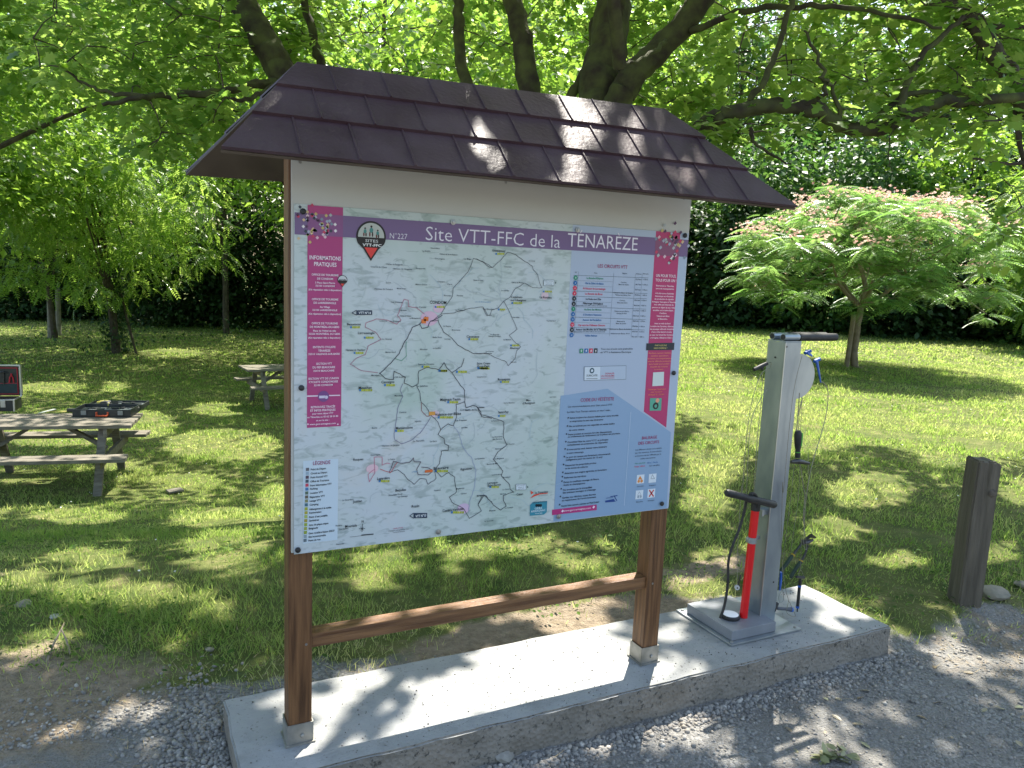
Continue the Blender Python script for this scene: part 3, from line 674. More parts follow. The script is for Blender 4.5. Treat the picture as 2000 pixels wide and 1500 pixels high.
pin(668.5, 547, 9.5, 561, ('262226', 'C8CCCC', 'E0403C'), 6); T(O_, 'ACCUEIL', 668.5, 546.5, 3, 14, '262226', .02, 9)
# legend
T(B_, 'LÉGENDE', 262, 781, 28, 130, '942E66', .006)
leg = ['Point de Départ', 'Circuit au Départ', 'Point Accueil VTT', 'Office de Tourisme', 'Point Information VTT', 'Parking', 'Location VTT', 'Réparation VTT', 'Lavage VTT', 'Camping', 'Hébergement à la nuitée', 'Restauration', 'Point d’eau potable', 'Sanitaires', 'Aire de pique-nique', 'Baignade', 'Gare routière liaison SNCF', 'Site incontournable', 'Point de vue']
wds = [115, 124, 128, 140, 160, 56, 96, 112, 84, 66, 164, 90, 138, 74, 146, 70, 194, 130, 90]
ics = ['6A6A70', '9AB0C0', '5A4A5A', '4A5A6A', 'C84860', '5080B0', '5A7060', '6A6050', '8A8A60', '4A7080', 'A8B040', 'B0A840', 'A8B860', 'A89840', '98A840', 'A0A850', '90A040', '90A0A8', '6A7880']
for i, s in enumerate(leg):
    y = 829+i*29.6; xx = 180-i*1.0
    T(B_, s, xx+wds[i]/2, y-1-(i*.0), 14, wds[i], '1A242C', .022); rect(*fp(B_, [(xx-25, y+3)])[0], 6, 6, ics[i], 5)
# trails
def route(F, pts, wdt=.0014, col='3A3E4A', jit=.0012): line(fp(F, pts), wdt, col, 5, jit)
route(A_, [(1290, 1000), (1330, 930), (1385, 850), (1390, 785), (1450, 720), (1520, 640), (1560, 535), (1640, 560), (1714, 608)])
route(C_, [(0, 400), (60, 430), (120, 478), (150, 480), (215, 420), (285, 340), (360, 360), (430, 415), (510, 465), (520, 500), (560, 545), (575, 610), (600, 665), (520, 665), (440, 622), (350, 680), (310, 750), (250, 790), (200, 850), (140, 870), (125, 915), (95, 920), (60, 850)])
route(C_, [(250, 790), (290, 860), (330, 950), (372, 1045), (300, 1100), (340, 1150), (405, 1205), (370, 1240), (355, 1310), (290, 1380), (275, 1345), (190, 1310), (90, 1260), (0, 1270)])
route(A_, [(1210, 1060), (1290, 1000), (1400, 990), (1540, 950), (1640, 940), (1680, 1010), (1714, 1010)])
route(A_, [(1210, 1060), (1265, 1050), (1310, 1150), (1380, 1200), (1430, 1260), (1560, 1330), (1714, 1330)], .0018)
route(A_, [(655, 1110), (660, 1075), (750, 1040), (840, 1050), (920, 1085), (955, 1050), (925, 1010), (980, 875), (1015, 885), (1015, 935), (1080, 945), (1150, 1000)], .0016, 'B0607A', .001)
route(A_, [(655, 1110), (740, 1150), (790, 1210), (680, 1265), (655, 1340), (580, 1370), (530, 1420), (620, 1470), (760, 1490)], .0016, 'A0607A', .001)
route(A_, [(1160, 1020), (1110, 1085), (1050, 1110), (1010, 1200), (985, 1230), (940, 1330), (870, 1410), (775, 1500)], .0023, '3A3C4C', .0010)
route(A_, [(1110, 1080), (1130, 1120), (1180, 1110), (1200, 1060), (1250, 1040), (1300, 1010)], .0022, '33364A')
route(A_, [(1000, 1230), (1000, 1350), (960, 1390), (900, 1370)], .0016, '5A9A80')
route(B_, [(695, 108), (740, 150), (800, 158), (805, 95), (890, 140), (880, 185), (940, 215), (985, 190), (990, 95), (1060, 65), (1140, 85), (1180, 30), (1205, 75), (1240, 105), (1310, 60), (1330, 0)], .0019, '33363F', .0014)
route(B_, [(975, 200), (1000, 260), (1010, 330), (1050, 370), (1075, 420), (1110, 450), (1135, 480), (1155, 535)], .0017, '3A3E50', .0018)
route(B_, [(1010, 330), (1010, 390), (1050, 435), (1075, 430)], .0019, '8A5A60')
route(B_, [(870, 190), (850, 240), (870, 285), (830, 380), (825, 450), (805, 560), (810, 610), (860, 640), (930, 615), (1000, 560), (1050, 490), (1080, 440)], .0018, '7A7A94')
route(B_, [(1155, 535), (1210, 490), (1250, 505), (1275, 440), (1270, 345), (1335, 325), (1335, 240), (1290, 180), (1240, 110)], .0019)
route(B_, [(1335, 325), (1345, 370), (1395, 352), (1425, 360), (1455, 400), (1460, 435), (1538, 450)], .0022)
route(B_, [(1155, 535), (1135, 570), (1180, 600), (1185, 640), (1215, 655), (1210, 690), (1160, 695), (1145, 790), (1110, 840), (1160, 890), (1215, 855), (1260, 890), (1265, 960), (1275, 1000), (1220, 1040), (1240, 1080), (1330, 1130), (1370, 1200), (1460, 1145), (1435, 1100), (1480, 1030), (1538, 1075)], .0017, '30343E', .0015)
route(B_, [(1250, 505), (1290, 560), (1320, 660), (1345, 700), (1385, 740), (1420, 840), (1410, 960), (1370, 1080), (1365, 1160)], .0019, '9AA4BC')
route(B_, [(770, 850), (800, 770), (850, 785), (920, 780), (950, 745), (955, 775), (1005, 775), (975, 830), (985, 870), (1060, 875), (1095, 840), (1060, 820), (1010, 815)], .0020, '5A4A5A')
route(B_, [(770, 860), (830, 835), (880, 870), (910, 910), (955, 945), (1000, 900), (1045, 905), (1060, 945), (1120, 900), (1110, 850)], .0016, '3A3A4A')
route(B_, [(660, 830), (610, 870), (620, 925), (660, 860), (655, 740), (715, 740), (715, 800), (750, 785), (775, 790)], .0018, 'C0708A')
route(B_, [(700, 830), (780, 855), (830, 780)], .0020, 'C05A60')
route(D_, [(5, 430), (40, 500), (110, 515), (200, 545), (245, 565), (240, 700), (270, 765), (190, 830), (150, 895), (190, 940), (235, 1000), (220, 1040), (295, 1120), (300, 1160), (330, 1185), (240, 1215), (240, 1260), (265, 1310), (215, 1345), (150, 1300), (90, 1220), (60, 1210), (15, 1290)], .0019)
for i in range(60):                                                   # pale minor roads
    x, y = R.uniform(680, 1095), R.uniform(505, 1000); a = R.uniform(-1, 1); pts = [(x, y)]
    for k in range(5): a += R.uniform(-.6, .6); x += math.cos(a*1.5)*14; y += math.sin(a*1.5)*14; pts.append((x, y))
    if all(678 < px_ < 1098 and 500 < py_ < 1010 for px_, py_ in pts): line(pts, .0011, R.choice(['AAB6BC', 'A8BFC8', 'B8C2C0']), 4, .001)
# built-up patches
for x, y, rx_, ry_, cc in ((838, 622, 17, .8, 'D9B6C8'), (856, 602, 10, .8, 'DCBCCC'), (905, 993, 12, .8, 'D2B8D0'), (727, 915, 12, .7, 'E0C0C8'), (1064, 577, 7, 1, 'D8C0C8'), (850, 808, 8, .8, 'D8C4D0')): disc(x, y, rx_, cc, 3, 24, ry_)
# places with their pictograms
def icons(F, x, y, n=4, s=15):
    for i in range(n): rect(*fp(F, [(x+(i-(n-1)/2)*s*1.12, y)])[0], s*.95/F[2], s*1.1/F[2], ['3F7FB8', 'B9BE3E', 'A9B43A', 'C3C348', 'A8B040', '9AA838', 'B8B848'][i % 7], 5)
for F, s, x, y, h, wd, n in ((A_, 'CONDOM', 1265, 901, 24, 138, 0), (A_, 'Beaumont', 562, 1084, 18, 116, 5), (A_, 'Larressingle', 664, 1157, 18, 138, 0), (A_, 'Caussens', 1556, 1187, 18, 106, 5), (A_, 'Hameau de Vopillon', 573, 1299, 16, 158, 0),
    (C_, 'Gazaupouy', 205, 325, 19, 122, 0), (C_, 'La Romieu', 634, 752, 20, 108, 0), (C_, 'Castelnau-', 370, 750, 18, 108, 0), (C_, '-sur-l’Auvignon', 382, 778, 18, 145, 0), (C_, 'Saint Orens', 66, 1357, 18, 122, 0), (C_, 'Pouy-Petit', 66, 1382, 18, 112, 0), (C_, 'Blaziert', 352, 1217, 16, 86, 0),
    (B_, 'Mouchan', 588, 218, 19, 98, 0), (B_, 'Cassaigne', 758, 175, 18, 98, 0), (B_, 'Maignaut-Tauzia', 1228, 306, 18, 152, 0), (B_, 'Valence-sur-Baïse', 1210, 416, 19, 196, 0), (B_, 'Mansencôme', 882, 519, 18, 126, 0), (B_, 'Roques', 536, 756, 17, 76, 0),
    (B_, 'Beaucaire', 1158, 820, 20, 112, 0), (B_, 'Lagardère', 726, 898, 18, 94, 0), (B_, 'Ayguetinte', 1344, 827, 17, 86, 0), (B_, 'Bezolles', 855, 986, 18, 80, 0), (B_, 'Justian', 530, 1070, 18, 68, 0), (B_, 'Rozès', 965, 1107, 18, 58, 0), (B_, 'Mourède', 482, 1255, 18, 88, 0), (B_, 'Castéra-Verduzan', 1248, 1134, 18, 158, 0), (B_, 'Saint-Puy', 0, -400, 10, 40, 0),
    (D_, 'Saint-Puy', 240, 474, 19, 92, 0), (D_, 'Roquepine', 245, 183, 19, 108, 0), (D_, 'Blaziert', 0, -500, 10, 40, 0), (D_, 'Mas-', 463, 369, 17, 44, 0), (D_, 'd’Auvignon', 464, 394, 18, 110, 0), (D_, 'Larroque-', 146, 1101, 18, 92, 0), (D_, 'Saint-Sernin', 158, 1122, 18, 118, 0), (D_, 'Cézan', 385, 1203, 17, 58, 0)):
    if y > 0: T(F, s, x, y, h*1.1, wd, '1C2830', .012)
for F, x, y, n in ((A_, 1278, 940, 5), (A_, 570, 1110, 5), (A_, 685, 1197, 5), (A_, 1560, 1210, 5), (A_, 600, 1325, 5), (A_, 1160, 1440, 4), (A_, 1310, 1475, 4), (C_, 215, 355, 5), (C_, 650, 700, 5), (C_, 370, 805, 6), (C_, 80, 1405, 5), (C_, 350, 1193, 5), (C_, 230, 865, 4), (B_, 592, 238, 6), (B_, 770, 200, 5), (B_, 1245, 328, 5), (B_, 1190, 442, 7), (B_, 845, 543, 4),
    (B_, 1160, 845, 6), (B_, 730, 920, 5), (B_, 1280, 1155, 6), (B_, 1170, 92, 4), (B_, 1310, 100, 5), (B_, 1470, 72, 5), (D_, 250, 208, 5), (D_, 225, 510, 4), (D_, 158, 1140, 5), (D_, 60, 88, 5)): icons(F, x, y, n)
for x, y in ((1165, 1040), (1145, 1060)): rect(*fp(A_, [(x, y)])[0], 9, 8, 'E07A3A', 6)
rect(*fp(B_, [(1065, 845)])[0], 15, 5, 'D8703A', 6); rect(*fp(B_, [(1090, 412)])[0], 12, 7, 'D89A4A', 6)
small = [(A_, 'Courris de l’Osse', 770, 606, 138), (A_, 'Hameau de Grazimis', 968, 622, 160), (A_, 'Pouypardin', 1118, 618, 78), (A_, 'La Bréille', 1168, 473, 66), (A_, 'Hameau de Gelleneuve', 1240, 448, 76), (A_, 'Château de Pouypardin', 900, 584, 140), (A_, 'Château de Sainte-Raphine', 1352, 500, 150), (A_, 'Gouragne', 1278, 536, 84), (A_, 'Le Bégu', 1512, 538, 62), (A_, 'Hameau de Pomaro', 810, 790, 152), (A_, 'Moulin à vent', 960, 786, 76), (A_, 'Le Luc', 850, 735, 40), (A_, 'Mahou-Duran', 1125, 752, 96), (A_, 'Caris', 1362, 750, 42), (A_, 'Boucau', 1345, 844, 62), (A_, 'Pouiat', 1448, 845, 52), (A_, 'Les Cabanes', 922, 900, 98), (A_, 'La Taîche', 1122, 942, 84), (A_, 'Grazan', 976, 967, 54), (A_, 'Hameau du Goalard', 992, 1014, 88), (A_, 'La Bouquerie', 1072, 1034, 92), (A_, 'Le Pomaro', 908, 1060, 90), (A_, 'Lialores', 808, 1056, 62), (A_, 'Le Royne', 1340, 1100, 64), (A_, 'Le Gay', 1345, 1207, 50), (A_, 'Belle Rose', 1258, 1193, 76), (A_, 'Bournaca', 1415, 1132, 70), (A_, 'Le Grand Biran', 1256, 1284, 66), (A_, 'Le Gouret', 838, 1208, 80), (A_, 'Martin Neuf', 868, 1318, 86), (A_, 'La Ressigue', 1450, 966, 76), (A_, 'Mondion', 1145, 1294, 60), (A_, 'Gourgues', 1292, 728, 64), (A_, 'Hameau de Grazac', 1600, 716, 80),
 (C_, 'Lascoura', 290, 473, 62), (C_, 'Château de Mothes', 375, 617, 108), (C_, 'Bois de Bresolles', 508, 420, 58), (C_, 'Le Savin', 262, 690, 70), (C_, 'Hameau de Mazat', 362, 935, 62), (C_, 'Tour du Nord', 684, 968, 86), (C_, 'La Bourde', 168, 1092, 80), (C_, 'Passage à la Baïse', 168, 1108, 112), (C_, 'Le Benné', 282, 1140, 70), (C_, 'Le Carcat', 122, 1247, 72), (C_, 'Lespinasse', 46, 1480, 80), (C_, 'Cassoulet', 340, 1344, 52), (C_, 'La Baysère', 115, 860, 96),
 (B_, 'La Gourdieu', 458, 1060, 84), (B_, 'Hameau de Janjean', 780, 652, 132), (B_, 'La Péronne', 990, 618, 84), (B_, 'La Gare', 1100, 620, 52), (B_, 'Busta', 658, 520, 40), (B_, 'Marchau', 838, 278, 58), (B_, 'Mareigue', 664, 125, 60), (B_, 'La Salle du Lannau', 845, 138, 90), (B_, 'Sainte-Orens', 1045, 42, 120), (B_, 'La Sallefouy', 1018, 206, 80), (B_, 'Cantiran', 870, 403, 54), (B_, 'Gourragne', 664, 722, 74), (B_, 'La Tuilerie', 785, 756, 52), (B_, 'Soulan', 792, 1024, 60), (B_, 'La Rosé', 838, 1018, 56), (B_, 'La Grange', 870, 1034, 72), (B_, 'La Guinette', 1448, 750, 72), (B_, 'Le Mau', 1450, 1030, 50), (B_, 'Arcamont', 1130, 988, 50), (B_, 'Monferran', 1300, 975, 62), (B_, 'Lacour', 1330, 1012, 40), (B_, 'Rozière', 390, 1252, 46), (B_, 'Cardaillac', 426, 1278, 72), (B_, 'Pescadie', 400, 1391, 60), (B_, 'Marche Marine', 1385, 386, 90), (B_, 'Larzac', 1462, 366, 44), (B_, 'Les Fraysses', 1308, 463, 84), (B_, 'Jordan', 1332, 517, 46), (B_, 'Vignobles', 984, 470, 50), (B_, 'Domaine du Lauzeau', 1338, 384, 76),
 (D_, 'La Bourdette', 186, 694, 90), (D_, 'des Bouscas', 186, 714, 84), (D_, 'Bertrand', 200, 800, 64), (D_, 'Barry de Bas', 142, 934, 96), (D_, 'de Magnans', 200, 887, 86), (D_, 'à Rousse', 306, 758, 62), (D_, 'Labarthère', 38, 432, 60), (D_, 'Le Tachoires', 165, 552, 66), (D_, 'Larroque', 180, 1028, 84), (D_, 'Serre Blanche', 290, 393, 96), (D_, 'Montplaisir', 268, 1052, 72), (D_, 'Marrens', 236, 1200, 50), (D_, 'Le Cassé', 262, 1160, 60), (D_, 'Le Touroulet', 112, 1440, 80), (D_, 'La Castagne', 290, 1322, 70), (D_, 'Buscar', 144, 1348, 60), (D_, 'Maintié', 30, 1215, 46), (D_, 'Larroque', 680, 340, 56)]
for F, s, x, y, wd in small: T(F, s, x, y, 11.5, wd, '36444C', .012)
T(A_, 'Lac de Bousquetara', 1640, 897, 11, 130, '5A90B8', 0); T(B_, 'L’OSSE', 960, 850, 10, 40, '5A90B8')
# way-out arrows
for F, s, x, y, w_, sk in ((A_, 'VTT N°14', 638, 988, 150, 0), (B_, 'VTT N°13', 995, 1179, 116, 0)):
    a, c2 = fp(F, [(x-w_*.38, y-19), (x+w_*.5, y-20)]); d2, e2 = fp(F, [(x+w_*.5, y+18), (x-w_*.38, y+20)]); tipp = fp(F, [(x-w_*.62, y+2)])[0]
    poly([a, c2, d2, e2], '2E3E52', 5); line([a, tipp, e2], .0022, '2E3E52', 5); T(F, s, x+w_*.09, y+1, 19, w_*.68, 'E8EEF0', .02)
for F, x, y, w_ in ((C_, 662, 620, 98), (D_, 395, 1140, 92)):
    poly(fp(F, [(x-w_/2, y-26), (x+w_/2, y-28), (x+w_/2, y+26), (x-w_/2, y+28)]), '58686E', 5); poly(fp(F, [(x-w_/2+3, y-23), (x+w_/2-3, y-25), (x+w_/2-3, y+23), (x-w_/2+3, y+25)]), 'D4DEE2', 6)
    T(F, 'SITE VTT-FFC', x, y-14, 8, w_*.8, '38464E'); T(F, 'Vallons du', x, y+1, 8, w_*.6, '38464E'); T(F, 'Lectourois', x, y+15, 8, w_*.6, '38464E'); poly(fp(F, [(x+w_*.6, y-10), (x+w_*.72, y), (x+w_*.6, y+10)]), '38464E', 6)
# compass and scale
T(B_, 'N', 569, 1222, 18, 16, '2A3238'); line(fp(B_, [(568, 1242), (564, 1300)]), .0016, '2A3238'); line(fp(B_, [(542, 1278), (586, 1276)]), .0016, '2A3238'); line(fp(B_, [(552, 1264), (576, 1290)]), .0009, '2A3238'); line(fp(B_, [(576, 1264), (552, 1290)]), .0009, '2A3238')
line(fp(B_, [(562, 1326), (648, 1318)]), .0034, '2A3238'); line(fp(B_, [(474, 1340), (562, 1330)]), .0009, '2A3238')
T(B_, 'Echelle 1/70 000', 836, 1272, 9, 70, 'B05070'); T(B_, 'Conception cartographique Gers', 838, 1286, 8, 156, '3A464E'); T(B_, 'Tous droits réservés', 840, 1300, 8, 90, '3A464E')
# the circuits table
T(C_, 'LES CIRCUITS VTT', 1248, 470, 32, 272, 'A02860', .006)
T(C_, 'N°', 912, 524, 12, 18); T(C_, 'Nom', 1092, 530, 11, 28); T(C_, 'Départ', 1358, 534, 11, 44); T(C_, 'Distance', 1486, 538, 10, 48); T(C_, 'Dénivelé', 1548, 538, 10, 52)
GRN, BLU, RED, BLK = '2E8E6E', '2C6CA8', 'D03A58', '1E2A36'
tab = [('La Boucle d’Ozanne', GRN, '12,3 km', '+ 176 m', 152), ('De la Gèle à la Baïse', BLU, '24,7 km', '+ 314 m', 164), ('À l’Assaut de Larressingle', RED, '29,7 km', '+ 396 m', 206), ('La Boucle de Biran', RED, '30,8 km', '+ 442 m', 158),
 ('La Ruée vers l’Est', BLK, '45,0 km', '+ 636 m', 140), ('Pèlerinage Géologique', BLK, '50,2 km', '+ 667 m', 182), ('Au Bois des Moines', GRN, '11,4 km', '+ 48 m', 158), ('L’Occident Valencien', BLU, '18,3 km', '+ 233 m', 166), ('Autour de Pardailhan', BLU, '22,5 km', '+ 274 m', 172), ('Cap vers les Châteaux Gascons', RED, '29,8 km', '+ 415 m', 248),
 ('Autour des Moulins de la Ténarèze', BLK, '47,3 km', '+ 615 m', 280), ('Vallée Auloue', BLU, '30,1 km', '+ 389 m', 112)]
for i, (s, cc, km, dn, wd) in enumerate(tab):
    y = 574+i*47.7; xo = -i*3.4; big = i in (0, 3, 4, 6, 8, 10)
    yl = y-24
    poly(fp(C_, [(890+xo, yl), (1575+xo*1.0, yl+24), (1575+xo, yl+26.5), (890+xo, yl+(2.6 if big else 1.5))]) if big else fp(C_, [(890+xo, yl), (1250+xo, yl+12), (1250+xo, yl+13.6), (890+xo, yl+1.8)]), '3E5060' if big else '6A7C8C', 4)
    disc(*fp(C_, [(908+xo, y)])[0], 3.9, cc, 5); T(C_, str(i+1), 908+xo, y, 13, 12 if i > 8 else 7, 'E8EEF0', .01, 7)
    two = i in (5, 10)
    T(C_, s, 1085+xo, y+4-(8 if two else 0), 17, wd, cc, .024)
    if two: T(C_, '(liaison Site VTT-FFC Vallons du Lectourois)', 1070+xo, y+16, 10, 285, '3A4650')
    T(C_, km, 1484+xo, y+14, 12, 52); T(C_, dn, 1546+xo, y+16, 12, 48)
for x in (935, 1258, 1456, 1518): line(fp(C_, [(x, 515+(x-900)*.04), (x-40, 1100+(x-900)*.02)]), .0009, '6A7C8C', 4)
for s, s2, y in (('Condom,', 'Base de loisirs', 622), ('Condom, Base de loisirs', 'Valence-sur-Baïse, Port', 718), ('Condom,', 'Base de loisirs', 788), ('Valence-sur-Baïse,', 'Parking du Port', 886), ('Beaucaire,', 'Base de loisirs', 978), ('Beaucaire, Base de loisirs', '', 1049), ('Valence-sur-Baïse, Port', '', 1090)):
    xo = -(y-620)*.07; T(C_, s, 1348+xo, y-6, 12, len(s)*7.6, '26343E', .006)
    if s2: T(C_, s2, 1348+xo, y+14, 11, len(s2)*6.2, '26343E')
for i, cc in enumerate((GRN, BLU, RED, BLK)):
    rect(*fp(C_, [(960+i*44, 1244-i*1)])[0], 6.8, 9, cc, 5); poly(fp(C_, [(964+i*44, 1226), (952+i*44, 1246), (959+i*44, 1246), (955+i*44, 1262), (968+i*44, 1240), (961+i*44, 1240)]), 'E8EEF0', 6)
T(C_, 'Tous nos circuits sont praticables', 1286, 1224, 15, 292, '34424E'); T(C_, 'en VTT à Assistance Électrique', 1277, 1254, 15, 280, '34424E')
# box with the reporting service (its square code is left out)
poly(fp(D_, [(955, 72), (1330, 62), (1328, 186), (953, 198)]), '5E6E7C', 4); poly(fp(D_, [(958, 75), (1327, 65), (1325, 183), (956, 195)]), 'B4C2D2', 5); poly(fp(D_, [(960, 78), (1098, 73), (1096, 188), (958, 192)]), 'D2DCE4', 6)
T(D_, 'SURICATE', 1024, 150, 18, 96, '2C3C46', .0, 8); disc(*fp(D_, [(1024, 108)])[0], 4.6, '2C5060', 7); disc(*fp(D_, [(1024, 108)])[0], 2.4, 'D2DCE4', 8); line(fp(D_, [(976, 180), (1072, 178)]), .0016, '2C3C46', 7)
T(D_, 'SIGNALER', 1182, 132, 14, 82, 'C84A6A', .004, 8); T(D_, 'UN PROBLÈME', 1164, 154, 14, 118, 'C84A6A', .004, 8); line(fp(D_, [(1104, 176), (1222, 172)]), .0016, 'C84A6A', 7)
# rules
T(D_, 'CODE DU VÉTÉTISTE', 1074, 362, 30, 296, 'A02860', .006)
T(D_, 'Les recommandations pour bien vivre à VTT', 1012, 418, 15, 392, '34424E')
T(D_, 'Le Vélo Tout Terrain comme on veut ! mais...', 1004, 466, 15, 388, '202C38')
rules = [(527, 'Suivez toujours les chemins balisés pour votre sécurité', 430), (553, 'et empruntez le sens des itinéraires', 296), (599, 'Ne surestimez pas vos capacités et restez maître', 404), (627, 'de votre vitesse', 134), (670, 'Soyez prudent et courtois lors des dépassements', 384), (692, 'ou croisements de randonneurs car le piéton est prioritaire', 462),
 (738, 'Contrôlez l’état de votre V.T.T. et prévoyez', 360), (762, 'ravitaillement et accessoires de réparation', 356), (802, 'Si vous partez seul, laissez votre itinéraire', 354), (830, 'à votre entourage', 148), (870, 'Le port du casque est fortement recommandé', 392), (892, '(obligatoire pour les moins de 12 ans)', 322), (940, 'Respectez les propriétés privées', 272), (966, 'et les zones de cultures', 200),
 (1010, 'Attention aux engins agricoles et forestiers', 372), (1048, 'Refermez les barrières', 192), (1088, 'Évitez la cueillette sauvage de fleurs,', 312), (1112, 'fruits et champignons', 190), (1156, 'Ne troublez pas la tranquillité', 256), (1180, 'des animaux sauvages et d’élevage', 292), (1224, 'Gardez nos détritus, soyez discrets', 296), (1248, 'et respectueux de l’environnement', 300), (1296, 'Soyez bien assuré, pensez au Pass’Loisir', 334)]
for y, s, wd in rules:
    x0 = 832-(y-527)*.098; head = s[0].isupper(); xc = x0+wd/2
    T(D_, s, xc, y-wd*.055+12*(1 if not head else 1), 14.5, wd, '18222E', .018)
    if head: rect(*fp(D_, [(x0-18, y)])[0], 2.6, 2.6, '202C3A', 5, math.pi/4)
line(fp(D_, [(1371, 475), (1312, 1305)]), .0014, 'C8D8E6', 4)
poly(fp(D_, [(672, 1342), (1068, 1296), (1068, 1345), (672, 1390)]), 'B83A7A', 4); T(D_, 'www.gers-armagnac.com', 895, 1337, 17, 240, 'F2DCE8', .01)
for x, y in ((764, 1353), (1040, 1318)): rect(*fp(D_, [(x, y)])[0], 4, 4, 'F2DCE8', 6, math.pi/4)
T(D_, 'BALISAGE', 1536, 700, 26, 132, 'A02860', .006); T(D_, 'DES CIRCUITS', 1530, 745, 26, 182, 'A02860', .006)
for i, s in enumerate(('Les différents circuits sont repérés', 'par des numéros, ils sont classés', 'en fonction de leur difficulté par la', 'couleur des numéros.')): T(D_, s, 1528-i*2, 802+i*27, 12, 230 if i < 3 else 136, '3C4C5A')
for s, x, y, cc in (('Vert : très facile', 1452, 928, GRN), ('Bleu : facile', 1564, 922, BLU), ('Rouge : difficile', 1450, 956, RED), ('Noir : très difficile', 1580, 948, BLK)): T(D_, s, x, y, 11, 92, cc)
for x, y, s in ((1456, 1070, 'Direction'), (1563, 1062, 'Départ'), (1446, 1208, 'Mauvaise'), (1552, 1196, 'Danger')):
    rect(*fp(D_, [(x, y)])[0], 14.5, 17, 'DCE4EA', 4); T(D_, s, x, y+62, 10, 58, '3C4C5A')
poly(fp(D_, [(1434, 1075), (1472, 1073), (1452, 1040)]), 'E0904A', 5); disc(*fp(D_, [(1440, 1090)])[0], 2.5, 'E0904A', 5); disc(*fp(D_, [(1466, 1088)])[0], 2.5, 'E0904A', 5)
line(fp(D_, [(1548, 1068), (1562, 1030), (1580, 1066), (1548, 1068)]), .0012, '4A5A66'); line(fp(D_, [(1430, 1215), (1446, 1182), (1462, 1214), (1430, 1215)]), .0012, '8A98A4'); disc(*fp(D_, [(1436, 1228)])[0], 2, '9AA8B4', 5); disc(*fp(D_, [(1458, 1226)])[0], 2, '9AA8B4', 5)
line(fp(D_, [(1536, 1170), (1570, 1222)]), .005, 'C83A3A'); line(fp(D_, [(1572, 1168), (1534, 1224)]), .005, 'C83A3A')
poly(fp(D_, [(1142, 1262), (1218, 1246), (1236, 1270), (1144, 1278)]), '2C4C8C', 5); line(fp(D_, [(1190, 1226), (1250, 1216)]), .003, '2C4C8C'); line(fp(D_, [(1222, 1218), (1246, 1262)]), .003, '2C4C8C'); T(D_, 'DESTINATION', 1180, 1236, 9, 60, '2C4C8C')
# emblems under the map
poly(fp(D_, [(480, 1172), (508, 1190), (486, 1206)]), 'E0523E', 5); poly(fp(D_, [(476, 1242), (512, 1208), (560, 1196), (634, 1192), (634, 1198), (560, 1206), (518, 1222)]), 'E0523E', 5); T(D_, 'la Ténarèze', 578, 1186, 20, 110, '4A5056'); T(D_, 'Communauté de communes', 592, 1214, 7, 84, '6A747A')
poly(fp(D_, [(476, 1300), (500, 1276), (628, 1264), (624, 1362), (600, 1384), (474, 1396)]), '3C8CA0', 5); T(D_, 'Office de Tourisme', 560, 1272, 12, 122, '2C4048', .005, 8); T(D_, 'GERS', 550, 1328, 18, 66, 'DCE8EA', .01); T(D_, 'ARMAGNAC', 548, 1350, 18, 128, 'DCE8EA', .01); T(D_, 'Ténarèze', 552, 1372, 10, 66, 'DCE8EA')
for dx in (-18, 0, 18): disc(*fp(D_, [(552+dx, 1303)])[0], 2.6, '1C2C34', 6)
# right column
T(C_, 'UN POUR TOUS,', 1736, 556, 26, 184, 'F6E6EA', .012); T(C_, 'TOUS POUR UN !', 1734, 598, 26, 190, 'F6E6EA', .012)
rc = [(648, 'Bienvenue en Ténarèze,', 165), (674, 'terre de mousquetaires.', 168), (717, 'À la fois zone d’activités', 170), (743, 'historique et d’activité', 168), (769, 'de production du vignoble', 176), (795, 'Armagnac Gascogne, la Ténarèze', 220), (820, 'vous offre une diversité de', 180), (846, 'parcours au départ de ses 3 cités', 210), (872, 'sensibles sur la rivière Baïse :', 190), (898, 'Condom,', 66), (924, 'Valence-sur-Baïse', 118), (950, 'et Beaucaire.', 88), (992, 'Avec un voile de fond', 146), (1018, 'la chaîne des Pyrénées, sillonnez', 212), (1043, 'des paysages vallonnés tempérés', 218), (1069, 'd’une riche histoire locale,', 188), (1096, 'au cœur du Grand Site Occitanie', 216), (1122, '« Armagnac, Abbaye et Cités ».', 208)]
for y, s, wd in rc: T(C_, s, 1734-(y-556)*.075, y, 14, wd, 'F6E0E6', .018)
poly(fp(C_, [(1557, 1174), (1813, 1168), (1808, 1235), (1553, 1238)]), '26323E', 5); T(C_, 'PARTAGEONS', 1686, 1192, 15, 108, 'D8C878', .004, 8); T(C_, 'NOS CHEMINS !', 1684, 1217, 15, 122, 'D8C878', .004, 8)
for i, (s, wd) in enumerate((('Marcheurs, coureurs, vététistes,', 206), ('cavaliers, agriculteurs,', 160), ('forestiers, nos comportements', 216), ('selon les différents pratiquants', 212), ('doit s’établir pour profiter', 190), ('ensemble des richesses', 160), ('du territoire.', 84))): T(C_, s, 1680-i*2, 1262+i*25, 12, wd, 'E89A6A')
poly(fp(D_, [(1568, 124), (1665, 118), (1660, 240), (1560, 246)]), 'D0DAD6', 5)
for i, (s, wd) in enumerate((('Télécharger l’application', 162), ('pour découvrir', 100), ('CHASSE À L’OURS', 140))): T(D_, s, 1600-i*3, 272+i*24, 12, wd, 'E88A5A')
poly(fp(D_, [(1540, 352), (1644, 352), (1638, 462), (1536, 464)]), '5AA890', 5); disc(*fp(D_, [(1590, 420)])[0], 5.5, '26282C', 6); disc(*fp(D_, [(1590, 422)])[0], 2.7, '5AA890', 7); disc(*fp(D_, [(1606, 372)])[0], 3.6, 'E8A080', 6)
